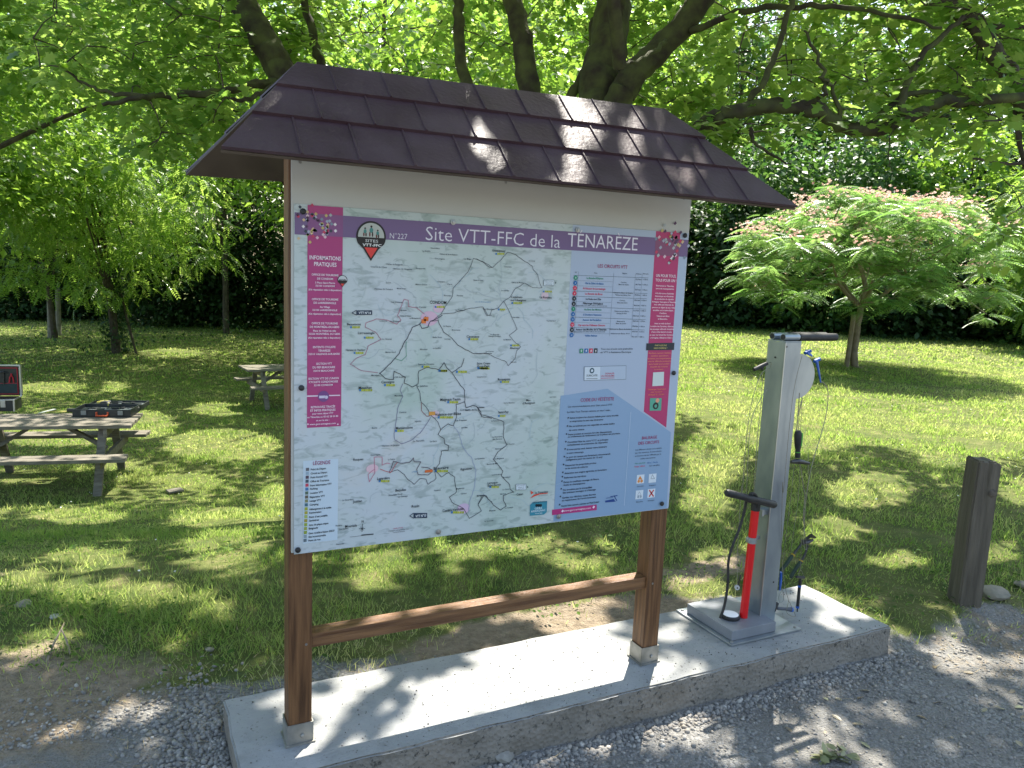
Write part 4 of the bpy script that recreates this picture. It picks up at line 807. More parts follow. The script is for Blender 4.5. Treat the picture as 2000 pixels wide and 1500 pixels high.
# set the words in type
fobjs = []
for s, *_r_ in TEXTS:
    cu = bpy.data.curves.new('words', 'FONT'); cu.body = s; cu.size = 1; cu.resolution_u = 2; cu.offset = _r_[5]
    o_ = bpy.data.objects.new('words', cu); COL.objects.link(o_); fobjs.append(o_)
bpy.context.view_layer.update(); dg = bpy.context.evaluated_depsgraph_get()
for o_, (s, px, py, h, wd, col, bold, layer, shear) in zip(fobjs, TEXTS):
    me_ = o_.evaluated_get(dg).to_mesh(); n = len(me_.vertices)
    if n == 0: continue
    co = np.empty(n*3); me_.vertices.foreach_get('co', co); co = co.reshape(-1, 3)
    fs = [tuple(p.vertices) for p in me_.polygons]
    x0, x1 = co[:, 0].min(), co[:, 0].max()
    zc = wz(px, py); hz = abs(wz(px, py-h/2)-wz(px, py+h/2)); k = hz/.72
    W_ = abs(wx(px+wd/2, py)-wx(px-wd/2, py)); kx = W_/(x1-x0); xc = wx(px, py); y = YM-.0002-.0004*layer
    # the words line is level on the board; the sighting is of its middle
    V = [(xc+(c_[0]-(x0+x1)/2)*kx, y, zc-hz/2+c_[1]*k) for c_ in co]
    PX.add(V, fs, ink(col)); o_.evaluated_get(dg).to_mesh_clear()
for o_ in fobjs:
    cu = o_.data; bpy.data.objects.remove(o_); bpy.data.curves.remove(cu)
for i, h in enumerate(list(PMI)): PMI[h]
poster = PX.build('map_poster', PM, kiosk)
for px, py, rr_ in ((591, 413, .0085), (588, 757, .0085), (581, 1073, .0085), (1336, 460, .0085), (1314, 728, .0085), (1291, 983, .0085)):
    q = ony(px, py, YM); mb = MB(); mb.lathe((q[0], YM-.0045, q[2]), (0, -1, 0), [(0, rr_), (.004, rr_), (.007, rr_*.6), (.0075, .001)], 14); mb.build('bolt', BLACK, poster, smooth=True)
for px, py in ((884, 434), (1127, 449), (855, 1038), (1090, 1008)):
    q = ony(px, py, YM); mb = MB(); mb.lathe((q[0], YM-.0045, q[2]), (0, -1, 0), [(0, .0085), (.002, .0085), (.0025, .005), (.006, .0045), (.0065, .001)], 14); mb.build('bolt', STEEL, poster)
# ------------------------------------------------------------------ bicycle repair station
ZS = SZ+.0015
GALP = surf('station_steel', (.23, .27, .31), (.43, .47, .48), .38, .72, scale=6, stretch=(1, 1, .4), bump=.04, bscale=40, rvar=.08)
BOXG = surf('box_grey', (.25, .265, .29), (.28, .295, .32), .5, .25, scale=20)
st = thing('repair_station', (2.47, 2.35, SZ), 'galvanised steel bicycle repair station with two padded hanging arms on the slab', 'repair station')
mb = MB(); mb.box((2.39, 2.42, ZS+.004), (.40, .36, .008), 0, .0015); bp = mb.build('base_plate', GALV, st)
for x, y in ((2.21, 2.26), (2.57, 2.26), (2.21, 2.58), (2.57, 2.58)):
    mb = MB(); mb.lathe((x, y, ZS+.008), (0, 0, 1), [(0, .008), (.001, .008), (.005, .006), (.0055, .001)], 6); mb.build('bolt', GALVD, bp)
mb = MB(); mb.box((2.337, 2.41, ZS+.008+.0225), (.245, .29, .043), 0, .002); mb.build('pump_box', BOXG, st)
# the post: a folded steel profile, open at the back
px0, px1, py0, py1, pt = 2.4605, 2.555, 2.335, 2.435, 1.352
px0 -= .025; px1 -= .03
mb = MB(); th = .004; zc = (ZS+.008+pt)/2; hh = pt-ZS-.008
mb.box(((px0+px1)/2, py0+th/2, zc), (px1-px0, th, hh), 0, .0012)
mb.box((px0+th/2, (py0+py1)/2+.002, zc), (th, py1-py0-.005, hh-.001), 0, .0012)
mb.box((px1-th/2, (py0+py1)/2+.002, zc), (th, py1-py0-.005, hh-.001), 0, .0012)
mb.box(((px0+px1)/2, (py0+py1)/2, pt+.003), (px1-px0+.004, py1-py0, .005), 0, .001)
mb.box((px0-.0008, py0-.0008, zc), (.004, .004, hh-.004), 1, .001)
mb.build('post', [GALP, ALU], st)
mb = MB()
for k_ in (0,):
    c = Vector((2.578, 2.385, 1.20)); n = 40
    v = [(c.x+math.cos(6.2832*i/n)*.098, c.y+dy, c.z+math.sin(6.2832*i/n)*.098) for dy in (0, .003) for i in range(n)]
    mb.add(v, [tuple(range(n)), tuple(range(2*n-1, n-1, -1))]+[(i, n+i, n+(i+1) % n, (i+1) % n) for i in range(n)])
dp = mb.build('disc_plate', GALP, st)
for y, x0, x1 in ((py0+.02, px0+.002, px1+.225), (py0+.075, px0-.004, px1+.225)):
    mb = MB(); zt_ = pt+.021; mb.lathe((x0, y, zt_), (1, 0, 0), [(0, .0145), (.085, .0145)], 18); sl_ = mb.build('arm_sleeve', GALP, st, smooth=True)
    mb = MB(); mb.lathe((x0-.002, y, zt_), (1, 0, 0), [(0, .0118), (.003, .0118)], 14); mb.build('end_plug', BLACK, sl_)
    mb = MB(); mb.lathe((x0+.086, y, zt_), (1, 0, 0), [(0, .0128), (.004, .0165), (x1-x0-.09, .0165), (x1-x0-.087, .013)], 18); mb.build('foam_sleeve', BLACK, sl_, smooth=True)
mb = MB(); mb.box((px0-.012, py0+.03, .62), (.028, .035, .022), 0, .001); mb.box((px0-.03, py0+.01, .62), (.012, .004, .03), 0, .001); mb.build('clamp_bracket', GALV, st)
for zz, yy in ((1.335, py0-.001), (.30, py0-.001)):
    mb = MB(); mb.lathe((px0+.006 if zz > 1 else px1-.03, yy, zz), (0, -1, 0), [(0, .004), (.001, .004)], 10); mb.build('slot', BLACK, st)
mb = MB(); mb.lathe((px1+.004, py0+.03, 1.315), (1, 0, 0), [(0, .006), (.006, .006), (.008, .003)], 8); mb.build('hex_nut', surf('copper_nut', (.5, .25, .12), None, .4, .8), st)
mb = MB(); mb.lathe((px0-.003, py0+.05, 1.305-.02), (1, 0, 0), [(0, .004), (.003, .004)], 8); mb.build('slot', BLACK, st)

# steel cables that carry the tools
CABLE = surf('steel_cable', (.34, .33, .26), (.22, .21, .17), .45, .7, scale=200)
def W(px, py, y): return Vector(ony(px, py, y))
def curve_pts(P, n=8):
    P = [Vector(p) for p in P]; out = []
    for i in range(len(P)-1):
        a = P[max(i-1, 0)]; b_ = P[i]; c_ = P[i+1]; d_ = P[min(i+2, len(P)-1)]
        for k in range(n):
            t = k/n; out.append(.5*((2*b_)+(c_-a)*t+(2*a-5*b_+4*c_-d_)*t*t+(3*b_-a-3*c_+d_)*t**3))
    out.append(P[-1]); return out
def cable(parent, P, r=.0021, name='cable', mat=None, n=8):
    mb = MB(); mb.tube(curve_pts(P, n), r, 6); return mb.build(name, mat or CABLE, parent, smooth=True)
def z5(X, Y, y): return W(1340+X/4.412, 620+Y/4.412, y)
def z6(X, Y, y): return W(1340+X/4.055, 930+Y/4.055, y)
GREEN = surf('grip_green', (.10, .42, .05), None, .45); BLUE = surf('grip_blue', (.012, .09, .42), (.02, .12, .5), .4, scale=40)
DGREEN = surf('grip_dark_green', (.012, .03, .018), (.02, .045, .025), .5, scale=30); YEL = surf('grip_yellow', (.5, .33, .02), None, .5); DST = surf('dark_steel', (.05, .05, .055), (.1, .1, .1), .4, .8, scale=50)
# folding screwdriver with green and black grip
yb = 2.385
root = thing('multi_driver', z5(965, 1120, yb), 'black and bright green gripped tool hanging highest on cables beside the steel post', 'hand tool', 'tools hanging from the repair station')
a = z5(965, 975, yb); c = z5(962, 1205, yb); mb = MB(); u = (c-a)
mb.lathe(a, u, [(0, .010), (.006, .0140), (.4*u.length*.4, .0165), (u.length*.42, .0160), (u.length*.62, .0135), (u.length*.72, .0105), (u.length*.86, .012), (u.length, .012)], 14); gp_ = mb.build('grip', BLACK, root, smooth=True)
mb = MB(); q = a.lerp(c, .32)+Vector((.010, -.0105, 0)); mb.box(q, (.009, .010, u.length*.50), 0, .004); mb.build('grip_inlay', GREEN, gp_)
mb = MB(); mb.lathe(a.lerp(c, .78), u, [(0, .0122), (.004, .0122)], 14); mb.build('collar', GREEN, gp_)
mb = MB(); h0 = z5(905, 1243, yb); h1 = z5(1062, 1258, yb); mb.tube([h0, h0.lerp(h1, .3)+Vector((0, 0, .004)), h0.lerp(h1, .55)+Vector((0, 0, .004)), h1], [.007, .012, .011, .006], 10); mb.build('socket_head', DST, root, smooth=True)
for off, r_ in ((0, .0012), (.006, .0012)):
    cable(root, [z5(1000+off*1000, 690, yb), z5(975+off*1200, 800, yb), z5(962+off*1500, 900, yb), z5(950+off*3000, 985, yb)], r_)
cable(root, [z5(978, 650, yb), z5(960, 900, yb), z5(948, 975, yb)])
# hex key set on a long loop, far right
root = thing('hex_key', z5(1052, 1220, 2.44), 'thin straight steel key hanging on the rightmost looping cable', 'hand tool', 'tools hanging from the repair station')
mb = MB(); mb.tube([z5(1050, 1100, 2.44), z5(1054, 1345, 2.44)], .0013, 6); mb.build('shaft', CABLE, root)
cable(root, [z5(1150, 550, 2.44), z5(1190, 570, 2.44), z5(1222, 640, 2.44), z5(1210, 820, 2.44), z5(1160, 1020, 2.44), z5(1110, 1180, 2.44), z5(1070, 1340, 2.44), z5(1042, 1500, 2.44), z6(940, 300, 2.44), z6(935, 430, 2.44)])
# blue tyre levers behind the disc
for i, (xa, ya, xb, yb_) in enumerate(((1045, 300, 1085, 330), (1125, 370, 1160, 560))):
    root = thing('tyre_lever', z5((xa+xb)/2, (ya+yb_)/2, 2.42), ('short blue tyre lever poking out at the top of the steel disc', 'long blue tyre lever tucked behind the outer rim of the steel disc')[i], 'tyre lever', 'tools hanging from the repair station')
    a = z5(xa, ya, 2.42); c = z5(xb, yb_, 2.42); mb = MB()
    mb.tube([a+Vector((-.005, 0, .002)), a.lerp(c, .1), a.lerp(c, .5), c], [.014, .013, .010, .006], 10, sq=.5); mb.tube([a+Vector((.018, 0, .006)), a+Vector((-.014, 0, -.004))], .008, 8); mb.build('blade', BLUE, root, smooth=True)
    cable(root, [a+Vector((.02, 0, .02)), a+Vector((.008, 0, .008)), a], .0009)
# flat spanner at the left of the post
y3 = 2.37
root = thing('allen_key_holder', z5(655, 430, y3), 'black folding key tool on cables at the open side of the steel post', 'hand tool', 'tools hanging from the repair station')
a = z5(585, 450, y3); c = z5(698, 395, y3); mb = MB(); mb.tube([a, a.lerp(c, .5), c], [.0085, .009, .008], 12); mb.build('handle', BLACK, root, smooth=True)
mb = MB(); mb.lathe(z5(658, 420, y3), Vector((0, 0, -1)), [(0, .006), (.016, .005), (.018, .002)], 10); mb.build('stem', BLACK, root, smooth=True)
cable(root, [z5(690, 395, y3), z5(715, 385, y3), z5(735, 395, y3), z5(722, 430, y3)], .0012)
cable(root, [z5(655, 480, y3), z5(655, 560, y3), z5(648, 720, y3), z5(620, 980, y3), z5(600, 1250, y3), z5(585, 1500, y3), z6(540, 40, y3)], .0015)
# two long loops left of the post, ending in a socket spanner near the pump
root = thing('socket_wrench', z6(405, 880, y3), 'small ring spanner end with pale roller on a long cable left of the red pump', 'hand tool', 'tools hanging from the repair station')
cable(root, [z5(720, 440, y3), z5(640, 500, y3), z5(560, 760, y3), z5(515, 1100, y3), z5(485, 1500, y3), z6(440, 80, y3), z6(425, 300, y3), z6(408, 560, y3), z6(408, 660, y3), z6(405, 860, y3)], .0013)
cable(root, [z5(705, 610, y3), z5(640, 700, y3), z5(560, 900, y3), z5(535, 1200, y3), z5(520, 1500, y3), z6(465, 160, y3), z6(455, 260, y3)], .0013)
mb = MB(); q = z6(403, 880, y3); mb.lathe(q+Vector((-.003, -.006, 0)), (.5, 1, 0), [(0, .0105), (.010, .0105)], 14); rl_ = mb.build('roller', surf('roller_white', (.6, .6, .58), None, .5), root)
mb = MB(); mb.lathe(q+Vector((-.0035, -.0072, 0)), (.5, 1, 0), [(0, .0035), (.001, .0035)], 10); mb.build('hub', BLACK, rl_)
mb = MB(); mb.tube([z6(432, 780, y3), z6(416, 850, y3), z6(424, 890, y3)], .0035, 8); mb.build('arm', DST, root)
# slip-joint pliers
y4 = 2.41
root = thing('pliers', z6(930, 620, y4), 'slip joint pliers with dark green grips and yellow bands hanging open', 'pliers', 'tools hanging from the repair station')
mb = MB(); mb.tube([z6(925, 545, y4), z6(950, 500, y4), z6(985, 470, y4), z6(1022, 488, y4)], [.009, .015, .016, .007], 10, sq=.5); mb.tube([z6(920, 520, y4), z6(960, 520, y4), z6(1005, 505, y4)], [.011, .012, .005], 8, sq=.5); mb.build('jaw', DST, root, smooth=True)
for P, yl in ((((935, 505), (880, 580), (840, 630), (790, 700), (745, 755)), (848, 622)), (((965, 545), (945, 610), (915, 670), (870, 730), (825, 808)), (912, 668))):
    P2 = [z6(x, y, y4+.004) for x, y in P]; mb = MB(); mb.tube(curve_pts(P2, 4), [.0055]*17, 8)
    mb2 = MB(); mb2.tube(curve_pts(P2[2:], 5), [.0076, .009, .0096, .0096, .0094, .009, .009, .009, .0092, .0094, .005], 10)
    h_ = mb.build('handle', DST, root, smooth=True); mb2.build('grip', DGREEN, h_, smooth=True)
    q = z6(*yl, y4+.004); d = (P2[2]-P2[1]).normalized(); mb = MB(); mb.lathe(q-d*.002, d, [(0, .0098), (.006, .0098)], 10); mb.build('band', YEL, h_)
mb = MB(); mb.tube(curve_pts([z6(940, 420, y4-.008), z6(930, 500, y4-.008), z6(940, 570, y4-.008), z6(955, 575, y4-.008), z6(948, 500, y4-.008), z6(935, 430, y4-.008)], 5), .0013, 6); mb.build('carabiner', STEEL, root)
cable(root, [z5(985, 1270, y4), z5(1000, 1380, y4), z5(1018, 1500, y4), z6(942, 150, y4), z6(930, 300, y4), z6(935, 425, y4)])
cable(root, [z5(1000, 680, y4+.01), z5(985, 1000, y4+.01), z5(980, 1300, y4+.01), z5(970, 1500, y4+.01), z6(880, 250, y4+.01), z6(850, 450, y4+.01), z6(830, 610, y4+.01)], .001)
# long screwdriver hanging point down
y5 = 2.39
root = thing('screwdriver', z6(890, 920, y5), 'black screwdriver with blue rings hanging point down over the slab', 'screwdriver', 'tools hanging from the repair station')
mb = MB(); a = z6(906, 800, y5); c = z6(882, 1040, y5); u = c-a
mb.lathe(a, u, [(0, .004), (.012, .004), (.014, .0075), (u.length-.012, .007), (u.length, .006)], 12); hd = mb.build('handle', BLACK, root, smooth=True)
for f_ in (.26, .95): mb = MB(); mb.lathe(a.lerp(c, f_), u, [(0, .0082), (.009, .0082)], 12); mb.build('ring', BLUE, hd)
mb = MB(); mb.tube([c, z6(877, 1128, y5)], [.0032, .0022], 8); mb.build('shaft', DST, root)
mb = MB(); mb.tube([z6(873, 798, y5), z6(932, 802, y5)], [.0065, .0075], 8); mb.build('crosspiece', BLACK, root)
cable(root, [z6(915, 480, y5), z6(910, 600, y5), z6(906, 730, y5), z6(890, 780, y5), z6(915, 820, y5), z6(930, 790, y5), z6(906, 735, y5)], .0012)
# the short stubby driver lying against the post's foot
y6 = 2.35
root = thing('stubby_driver', z6(790, 1050, y6), 'grey handled driver with blue cap lying sideways at the foot of the steel post', 'screwdriver', 'tools hanging from the repair station')
a = z6(720, 1045, y6); c = z6(845, 1057, y6); u = c-a; mb = MB(); mb.lathe(a, u, [(0, .0065), (.01, .0075), (u.length*.5, .0070), (u.length*.9, .0105)], 14); mb.build('grip', surf('grip_grey', (.09, .10, .12), None, .5), root, smooth=True)
mb = MB(); mb.lathe(a.lerp(c, .86), u, [(0, .0112), (.008, .0118), (.014, .008), (.015, .001)], 14); mb.build('cap', surf('cap_blue', (.02, .15, .6), None, .35), root, smooth=True)
mb = MB(); mb.tube([z6(722, 1000, y6-.005), z6(700, 1040, y6-.005), z6(680, 1088, y6-.005)], [.009, .012, .009], 8); mb.build('chain_tool', BLACK, root)
cable(root, [z5(1000, 330, 2.32), z5(930, 620, 2.32), z5(880, 1050, 2.32), z5(840, 1500, 2.32), z6(765, 60, 2.32), z6(755, 500, 2.33), z6(762, 690, y6-.01), z6(790, 900, y6-.01), z6(810, 985, y6-.01), z6(798, 1080, y6-.01), z6(865, 1110, y6-.01), z6(830, 1020, y6-.01), z6(812, 985, y6-.01)], .0011)
mb = MB(); mb.tube(curve_pts([z6(765, 890, y6), z6(735, 950, y6), z6(742, 1000, y6), z6(770, 985, y6), z6(768, 920, y6), z6(760, 890, y6)], 5), .0013, 6); mb.build('carabiner', STEEL, root)
# adjustable wrench, mostly behind the post
root = thing('blue_wrench', z6(750, 830, y6+.04), 'blue handled wrench half hidden behind the steel post', 'wrench', 'tools hanging from the repair station')
mb = MB(); mb.tube([z6(752, 760, y6+.04), z6(748, 830, y6+.04), z6(742, 900, y6+.04)], [.010, .012, .008], 10, sq=.6); mb.build('handle', BLUE, root, smooth=True)
cable(root, [z5(1000, 700, y6+.04), z5(960, 900, y6+.04), z5(930, 1300, y6+.05), z6(775, 600, y6+.05), z6(760, 760, y6+.04)], .001)

# ------------------------------------------------------------------ track pump standing on the grey box
RED = surf('pump_red', (.78, .012, .015), (.70, .012, .014), .32, scale=3, spec=.5)
zb_ = ZS+.008+.0445
pb = Vector(onz(1452, 1205, zb_)); pb.z = zb_
top = W(1466, 998, pb.y)
pump = thing('track_pump', pb, 'bright red floor pump with black handle and hose clamped to the repair station', 'bicycle pump')
mb = MB(); u = Vector((0.012, 0, top.z-pb.z)); mb.lathe(pb, u, [(0, .0172), (u.length, .0172)], 24); brl = mb.build('barrel', RED, pump, smooth=True)
mb = MB(); t2 = pb+u; mb.lathe(t2, u, [(0, .0195), (.030, .0195), (.036, .013), (.05, .012)], 16); mb.build('collar', BLACK, pump, smooth=True)
hc = t2+Vector((.001, 0, .052)); a = W(1418, 962, pb.y-.05); c = W(1514, 986, pb.y-.045)
hc = (a+c)/2; mb = MB(); mb.tube([a, a.lerp(c, .03), a.lerp(c, .4), a.lerp(c, .5), a.lerp(c, .6), a.lerp(c, .97), c], [.011, .0155, .0145, .019, .0145, .0165, .012], 16); hd = mb.build('handle', BLACK, pump, smooth=True)
mb = MB(); mb.lathe(t2+u.normalized()*.03, (hc-t2), [(0, .005), ((hc-t2).length-.02, .005)], 10); mb.build('piston_rod', STEEL, pump)
mb = MB(); cl = pb+u*.70; mb.lathe(cl, u, [(0, .0196), (.026, .0196)], 24); mb.box(cl+Vector((-.018, .002, .014)), (.014, .02, .018), 0, .001); mb.box(cl+Vector((.03, .012, .014)), (.05, .006, .016), 0, .001); mb.build('clamp', GALV, pump, smooth=True)
yh = pb.y-.02
mb = MB(); mb.tube(curve_pts([z6(270, 1125, yh), z6(305, 1020, yh), z6(330, 850, yh), z6(335, 680, yh), z6(365, 560, yh), z6(420, 420, yh), z6(460, 280, yh), z6(478, 200, yh-.01), z6(500, 150, yh-.03), z6(530, 135, yh-.04), z6(560, 165, yh-.03), z6(565, 230, yh), z6(555, 350, yh+.03), z6(535, 520, yh+.03), z6(515, 620, yh+.04), z6(490, 900, yh+.05), z6(460, 1080, yh+.04)], 6), .0055, 8); mb.build('hose', BLACK, pump, smooth=True)
q = onz(1340+350/4.055, 930+1120/4.055, zb_); mb = MB(); mb.lathe((q[0], q[1], zb_), (0, 0, 1), [(0, .040), (.012, .041), (.016, .037)], 28); gg = mb.build('gauge', BLACK, pump, smooth=True)
mb = MB(); mb.lathe((q[0], q[1], zb_+.0162), (0, 0, 1), [(0, .034), (.0015, .034)], 28); dial = mb.build('dial', surf('dial_white', (.75, .77, .78), None, .12), gg)
mb = MB(); mb.box((q[0]-.030, q[1]-.004, zb_+.006), (.018, .012, .012), 0, .003); mb.build('valve_head', BLACK, pump)
# ------------------------------------------------------------------ wooden bollard
OLD = surf('weathered_post', (.075, .062, .045), (.16, .135, .10), .85, scale=4, stretch=(7, 7, .6), bump=.8, bscale=14, lo=.3, hi=.7)
OLDT = surf('weathered_table', (.12, .105, .08), (.24, .215, .17), .8, scale=5, stretch=(.7, 7, 7), bump=.5, bscale=16, lo=.3, hi=.7)
b0 = Vector(onground(1893, 1180)); b0.y += .03
bo = thing('wooden_bollard', b0, 'short weathered square wooden post at the edge of the gravel', 'bollard')
bm = bmesh.new(); bmesh.ops.create_cube(bm, size=1)
for v in bm.verts: v.co = Vector((v.co.x*.118, v.co.y*.118, (v.co.z+.5)*.80-.04))
bmesh.ops.bevel(bm, geom=list(bm.edges), offset=.007, segments=2, affect='EDGES')
for k in range(1, 16): bmesh.ops.bisect_plane(bm, geom=bm.verts[:]+bm.edges[:]+bm.faces[:], plane_co=(0, 0, k*.05-.04), plane_no=(0, 0, 1))
for k in range(-3, 4): bmesh.ops.bisect_plane(bm, geom=bm.verts[:]+bm.edges[:]+bm.faces[:], plane_co=(k*.014, 0, 0), plane_no=(1, 0, 0))
rz = Matrix.Rotation(math.radians(-28), 3, 'Z'); ln = Vector((.012, 0, 0))
for v in bm.verts:
    g = .004*float(wav(v.co.x*3, v.co.z, 6))
    if v.co.y < -.05 and abs(v.co.x+.004) < .01 and v.co.z > .38: v.co.y += .014*(v.co.z-.38)/.4
    if v.co.z > .75: v.co.z += .006*float(wav(v.co.x, v.co.y, 40))-.012*(v.co.x > .04)
    v.co = rz @ (v.co+Vector((g, g*.6, 0)))+ln*v.co.z
me = bpy.data.meshes.new('post'); bm.to_mesh(me); bm.free(); me.materials.append(OLD); me.polygons.foreach_set('use_smooth', [True]*len(me.polygons)); me.set_sharp_from_angle(angle=math.radians(30))
o = bpy.data.objects.new('post', me); COL.objects.link(o); o.parent = bo
mb = MB(); kp = b0+rz@Vector((.028, -.0600, .60))+ln*.6; mb.lathe(kp, rz@Vector((0, -1, 0)), [(0, .021), (.003, .019), (.005, .012), (.0045, .006)], 18); mb.build('knot', surf('knot', (.13, .11, .085), (.07, .055, .04), .8, scale=60), bo, smooth=True)

ROCK = surf('rock', (.33, .29, .22), (.20, .19, .15), .9, scale=9, bump=.5, bscale=40)
def rock(px, py, s, label, seed, mat=ROCK, fl=.6):
    P = Vector(onground(px, py)); v, f = stone_template(1 if seed % 2 else 2); mb = MB(); rr = random.Random(seed); a = rr.uniform(0, 6)
    mb.add([P+Vector(((x*math.cos(a)-y*math.sin(a))*s, (x*math.sin(a)+y*math.cos(a))*s, z*s*fl+s*fl*.25)) for x, y, z in v], f)
    o = mb.build('rock', mat, None, smooth=True, origin=P); tag(o, label, 'rock')
rock(1945, 1165, .13, 'pale lumpy rock at the foot of the wooden bollard', 3)
rock(2010, 1150, .10, 'mossy rock at the right edge behind the wooden bollard', 4)
rock(45, 1180, .07, 'flat pale rock lying in worn grass at the left edge', 6, fl=.3)
rock(108, 1207, .045, 'small whitish rock above the pair of dry sticks', 8, surf('rock_pale', (.5, .48, .44), (.38, .36, .32), .9, scale=9), .5)
rock(410, 1270, .032, 'lone tan pebble on bare soil left of the slab', 5)
rock(1090, 1428, .07, 'lump of crumbled concrete against the slab front', 7, surf('rubble', (.36, .34, .3), (.25, .24, .21), .95, scale=20, bump=.6))
rock(985, 1478, .065, 'second crumbled concrete lump nearer the bottom edge', 9, surf('rubble', (.36, .34, .3)))
# a loose board on the grass
P = Vector(onground(342, 963)); mb = MB(); mb.box(P+Vector((0, 0, .03)), (.16, .10, .02), 0, .002, Matrix.Rotation(.3, 3, 'Z') @ Matrix.Rotation(.06, 3, 'X'))
o = mb.build('wooden_board', OLDT, None, origin=P); tag(o, 'small pale offcut of wood lying flat on the lawn', 'wood offcut')
# pair of dry sticks
TW = surf('dry_twig', (.36, .29, .21), (.26, .2, .14), .85, scale=30)
a = Vector(onground(92, 1292)); c = Vector(onground(138, 1278)); ap = (a+c)/2+Vector((.0, .12, .06)); mb = MB(); mb.tube([a, a.lerp(ap, .5)+Vector((0, 0, .01)), ap], [.0045, .004, .0035], 7); mb.tube([c, c.lerp(ap, .5)+Vector((.004, 0, .006)), ap+Vector((.003, 0, .006))], [.0045, .004, .003], 7)
mb.tube([ap, ap+Vector((.012, .03, .02))], [.003, .0015], 6)
o = mb.build('dry_stick', TW, None, origin=a); tag(o, 'forked dry stick lying in an A shape on the lawn edge', 'stick')
# wilted twig with leaves on the gravel
P = Vector(onground(1640, 1482)); tw = thing('wilted_twig', P, 'wilted twig with limp pale green leaves on the gravel', 'twig')
mb = MB(); mb.tube([P+Vector((-.09, .02, .006)), P+Vector((-.03, .005, .012)), P+Vector((.03, -.01, .012)), P+Vector((.08, -.03, .008))], [.002, .002, .0015, .001], 6); mb.build('stem', TW, tw)
n = 26; WL = leafmat('wilted_leaf', [(.20, .22, .10), (.34, .36, .18), (.42, .40, .22)], [(.1, .14, .03), (.2, .22, .06)], .25)
scatter('leaves', *OVAL, np.array(P)+np.stack([NR.uniform(-.08, .07, n), NR.uniform(-.03, .03, n), NR.uniform(.008, .03, n)], -1), rdir(n, .15), np.tile([0, 0, 1.], (n, 1))+NR.normal(0, .4, (n, 3)), NR.uniform(.03, .06, n), NR.random(n), WL, tw)
n = 34; q = np.array([onground(R.uniform(1540, 2000), R.uniform(1240, 1490)) for _ in range(n)]); q[:, 2] += .006
DL = leafmat('dead_leaf', [(.30, .22, .12), (.42, .36, .24), (.30, .33, .16)], [(.1, .08, .03), (.14, .14, .05)], .2)
o = scatter('leaf_litter', *OVAL, q, rdir(n, .1), np.tile([0, 0, 1.], (n, 1))+NR.normal(0, .25, (n, 3)), NR.uniform(.02, .045, n), NR.random(n), DL); tag(o, 'dead leaves scattered over the gravel on the right', kind='stuff')

# ------------------------------------------------------------------ picnic tables
def picnic(center, ang, zg, label, L_=1.8, H=.74):
    root = thing('picnic_table', (center[0], center[1], zg), label, 'picnic table', 'picnic tables on the lawn')
    C0 = Vector((center[0], center[1], zg)); Rz = Matrix.Rotation(ang, 3, 'Z')
    def X(x, y, z): return C0+Rz@Vector((x, y, z))
    def plank(nm, cx, cy, z, lx, ly, t=.038, mat=OLDT):
        mb = MB(); mb.box(X(cx, cy, z), (lx, ly, t), 0, .004, Rz); return mb
    mb = MB()
    for i in range(5):
        y = (i-2)*.148; mb.box(X(R.uniform(-.006, .006), y, H-.02), (L_, .136, .038), 0, .004, Rz)
    mb.build('tabletop', OLDT, root)
    for s in (-1, 1):
        mb = MB()
        for k in (0, 1): mb.box(X(0, s*(.56+k*.125), .43), (L_+.02*k, .118, .038), 0, .004, Rz)
        mb.build('bench', OLDT, root)
    for e in (-1, 1):
        xe = e*(L_/2-.30)
        for s in (-1, 1):
            mb = MB(); mb.bar(X(xe, s*.24, H-.045), X(xe+e*.0, s*.60, 0), .042, .085, 0, up=Rz@Vector((1, 0, 0))); mb.build('leg', OLDT, root)
        mb = MB(); mb.bar(X(xe+e*.043, -.70, .37), X(xe+e*.043, .70, .37), .040, .09, 0); mb.build('cross_beam', OLDT, root)
        mb = MB(); mb.bar(X(xe+e*.043, -.36, H-.085), X(xe+e*.043, .36, H-.085), .040, .085, 0); mb.build('top_beam', OLDT, root)
        mb = MB(); mb.bar(X(xe-e*.02, 0, .40), X(e*.12, 0, H-.045), .04, .07, 0, up=Rz@Vector((0, 1, 0))); mb.build('brace', OLDT, root)
    return X
PZ = -1.0
pc = (-.83, 9.80)
X1 = picnic(pc, math.radians(-11), PZ, 'weathered picnic table carrying two open tool cases on the left lawn')
X2 = picnic((2.82, 15.35), math.radians(6), -1.185, 'farther grey picnic table half hidden behind the left post of the board')
TT = PZ+.74
RA = Matrix.Rotation(math.radians(-11), 3, 'Z')
def tt(px, py, dz=0.0): return Vector(onz(px, py, TT+dz))
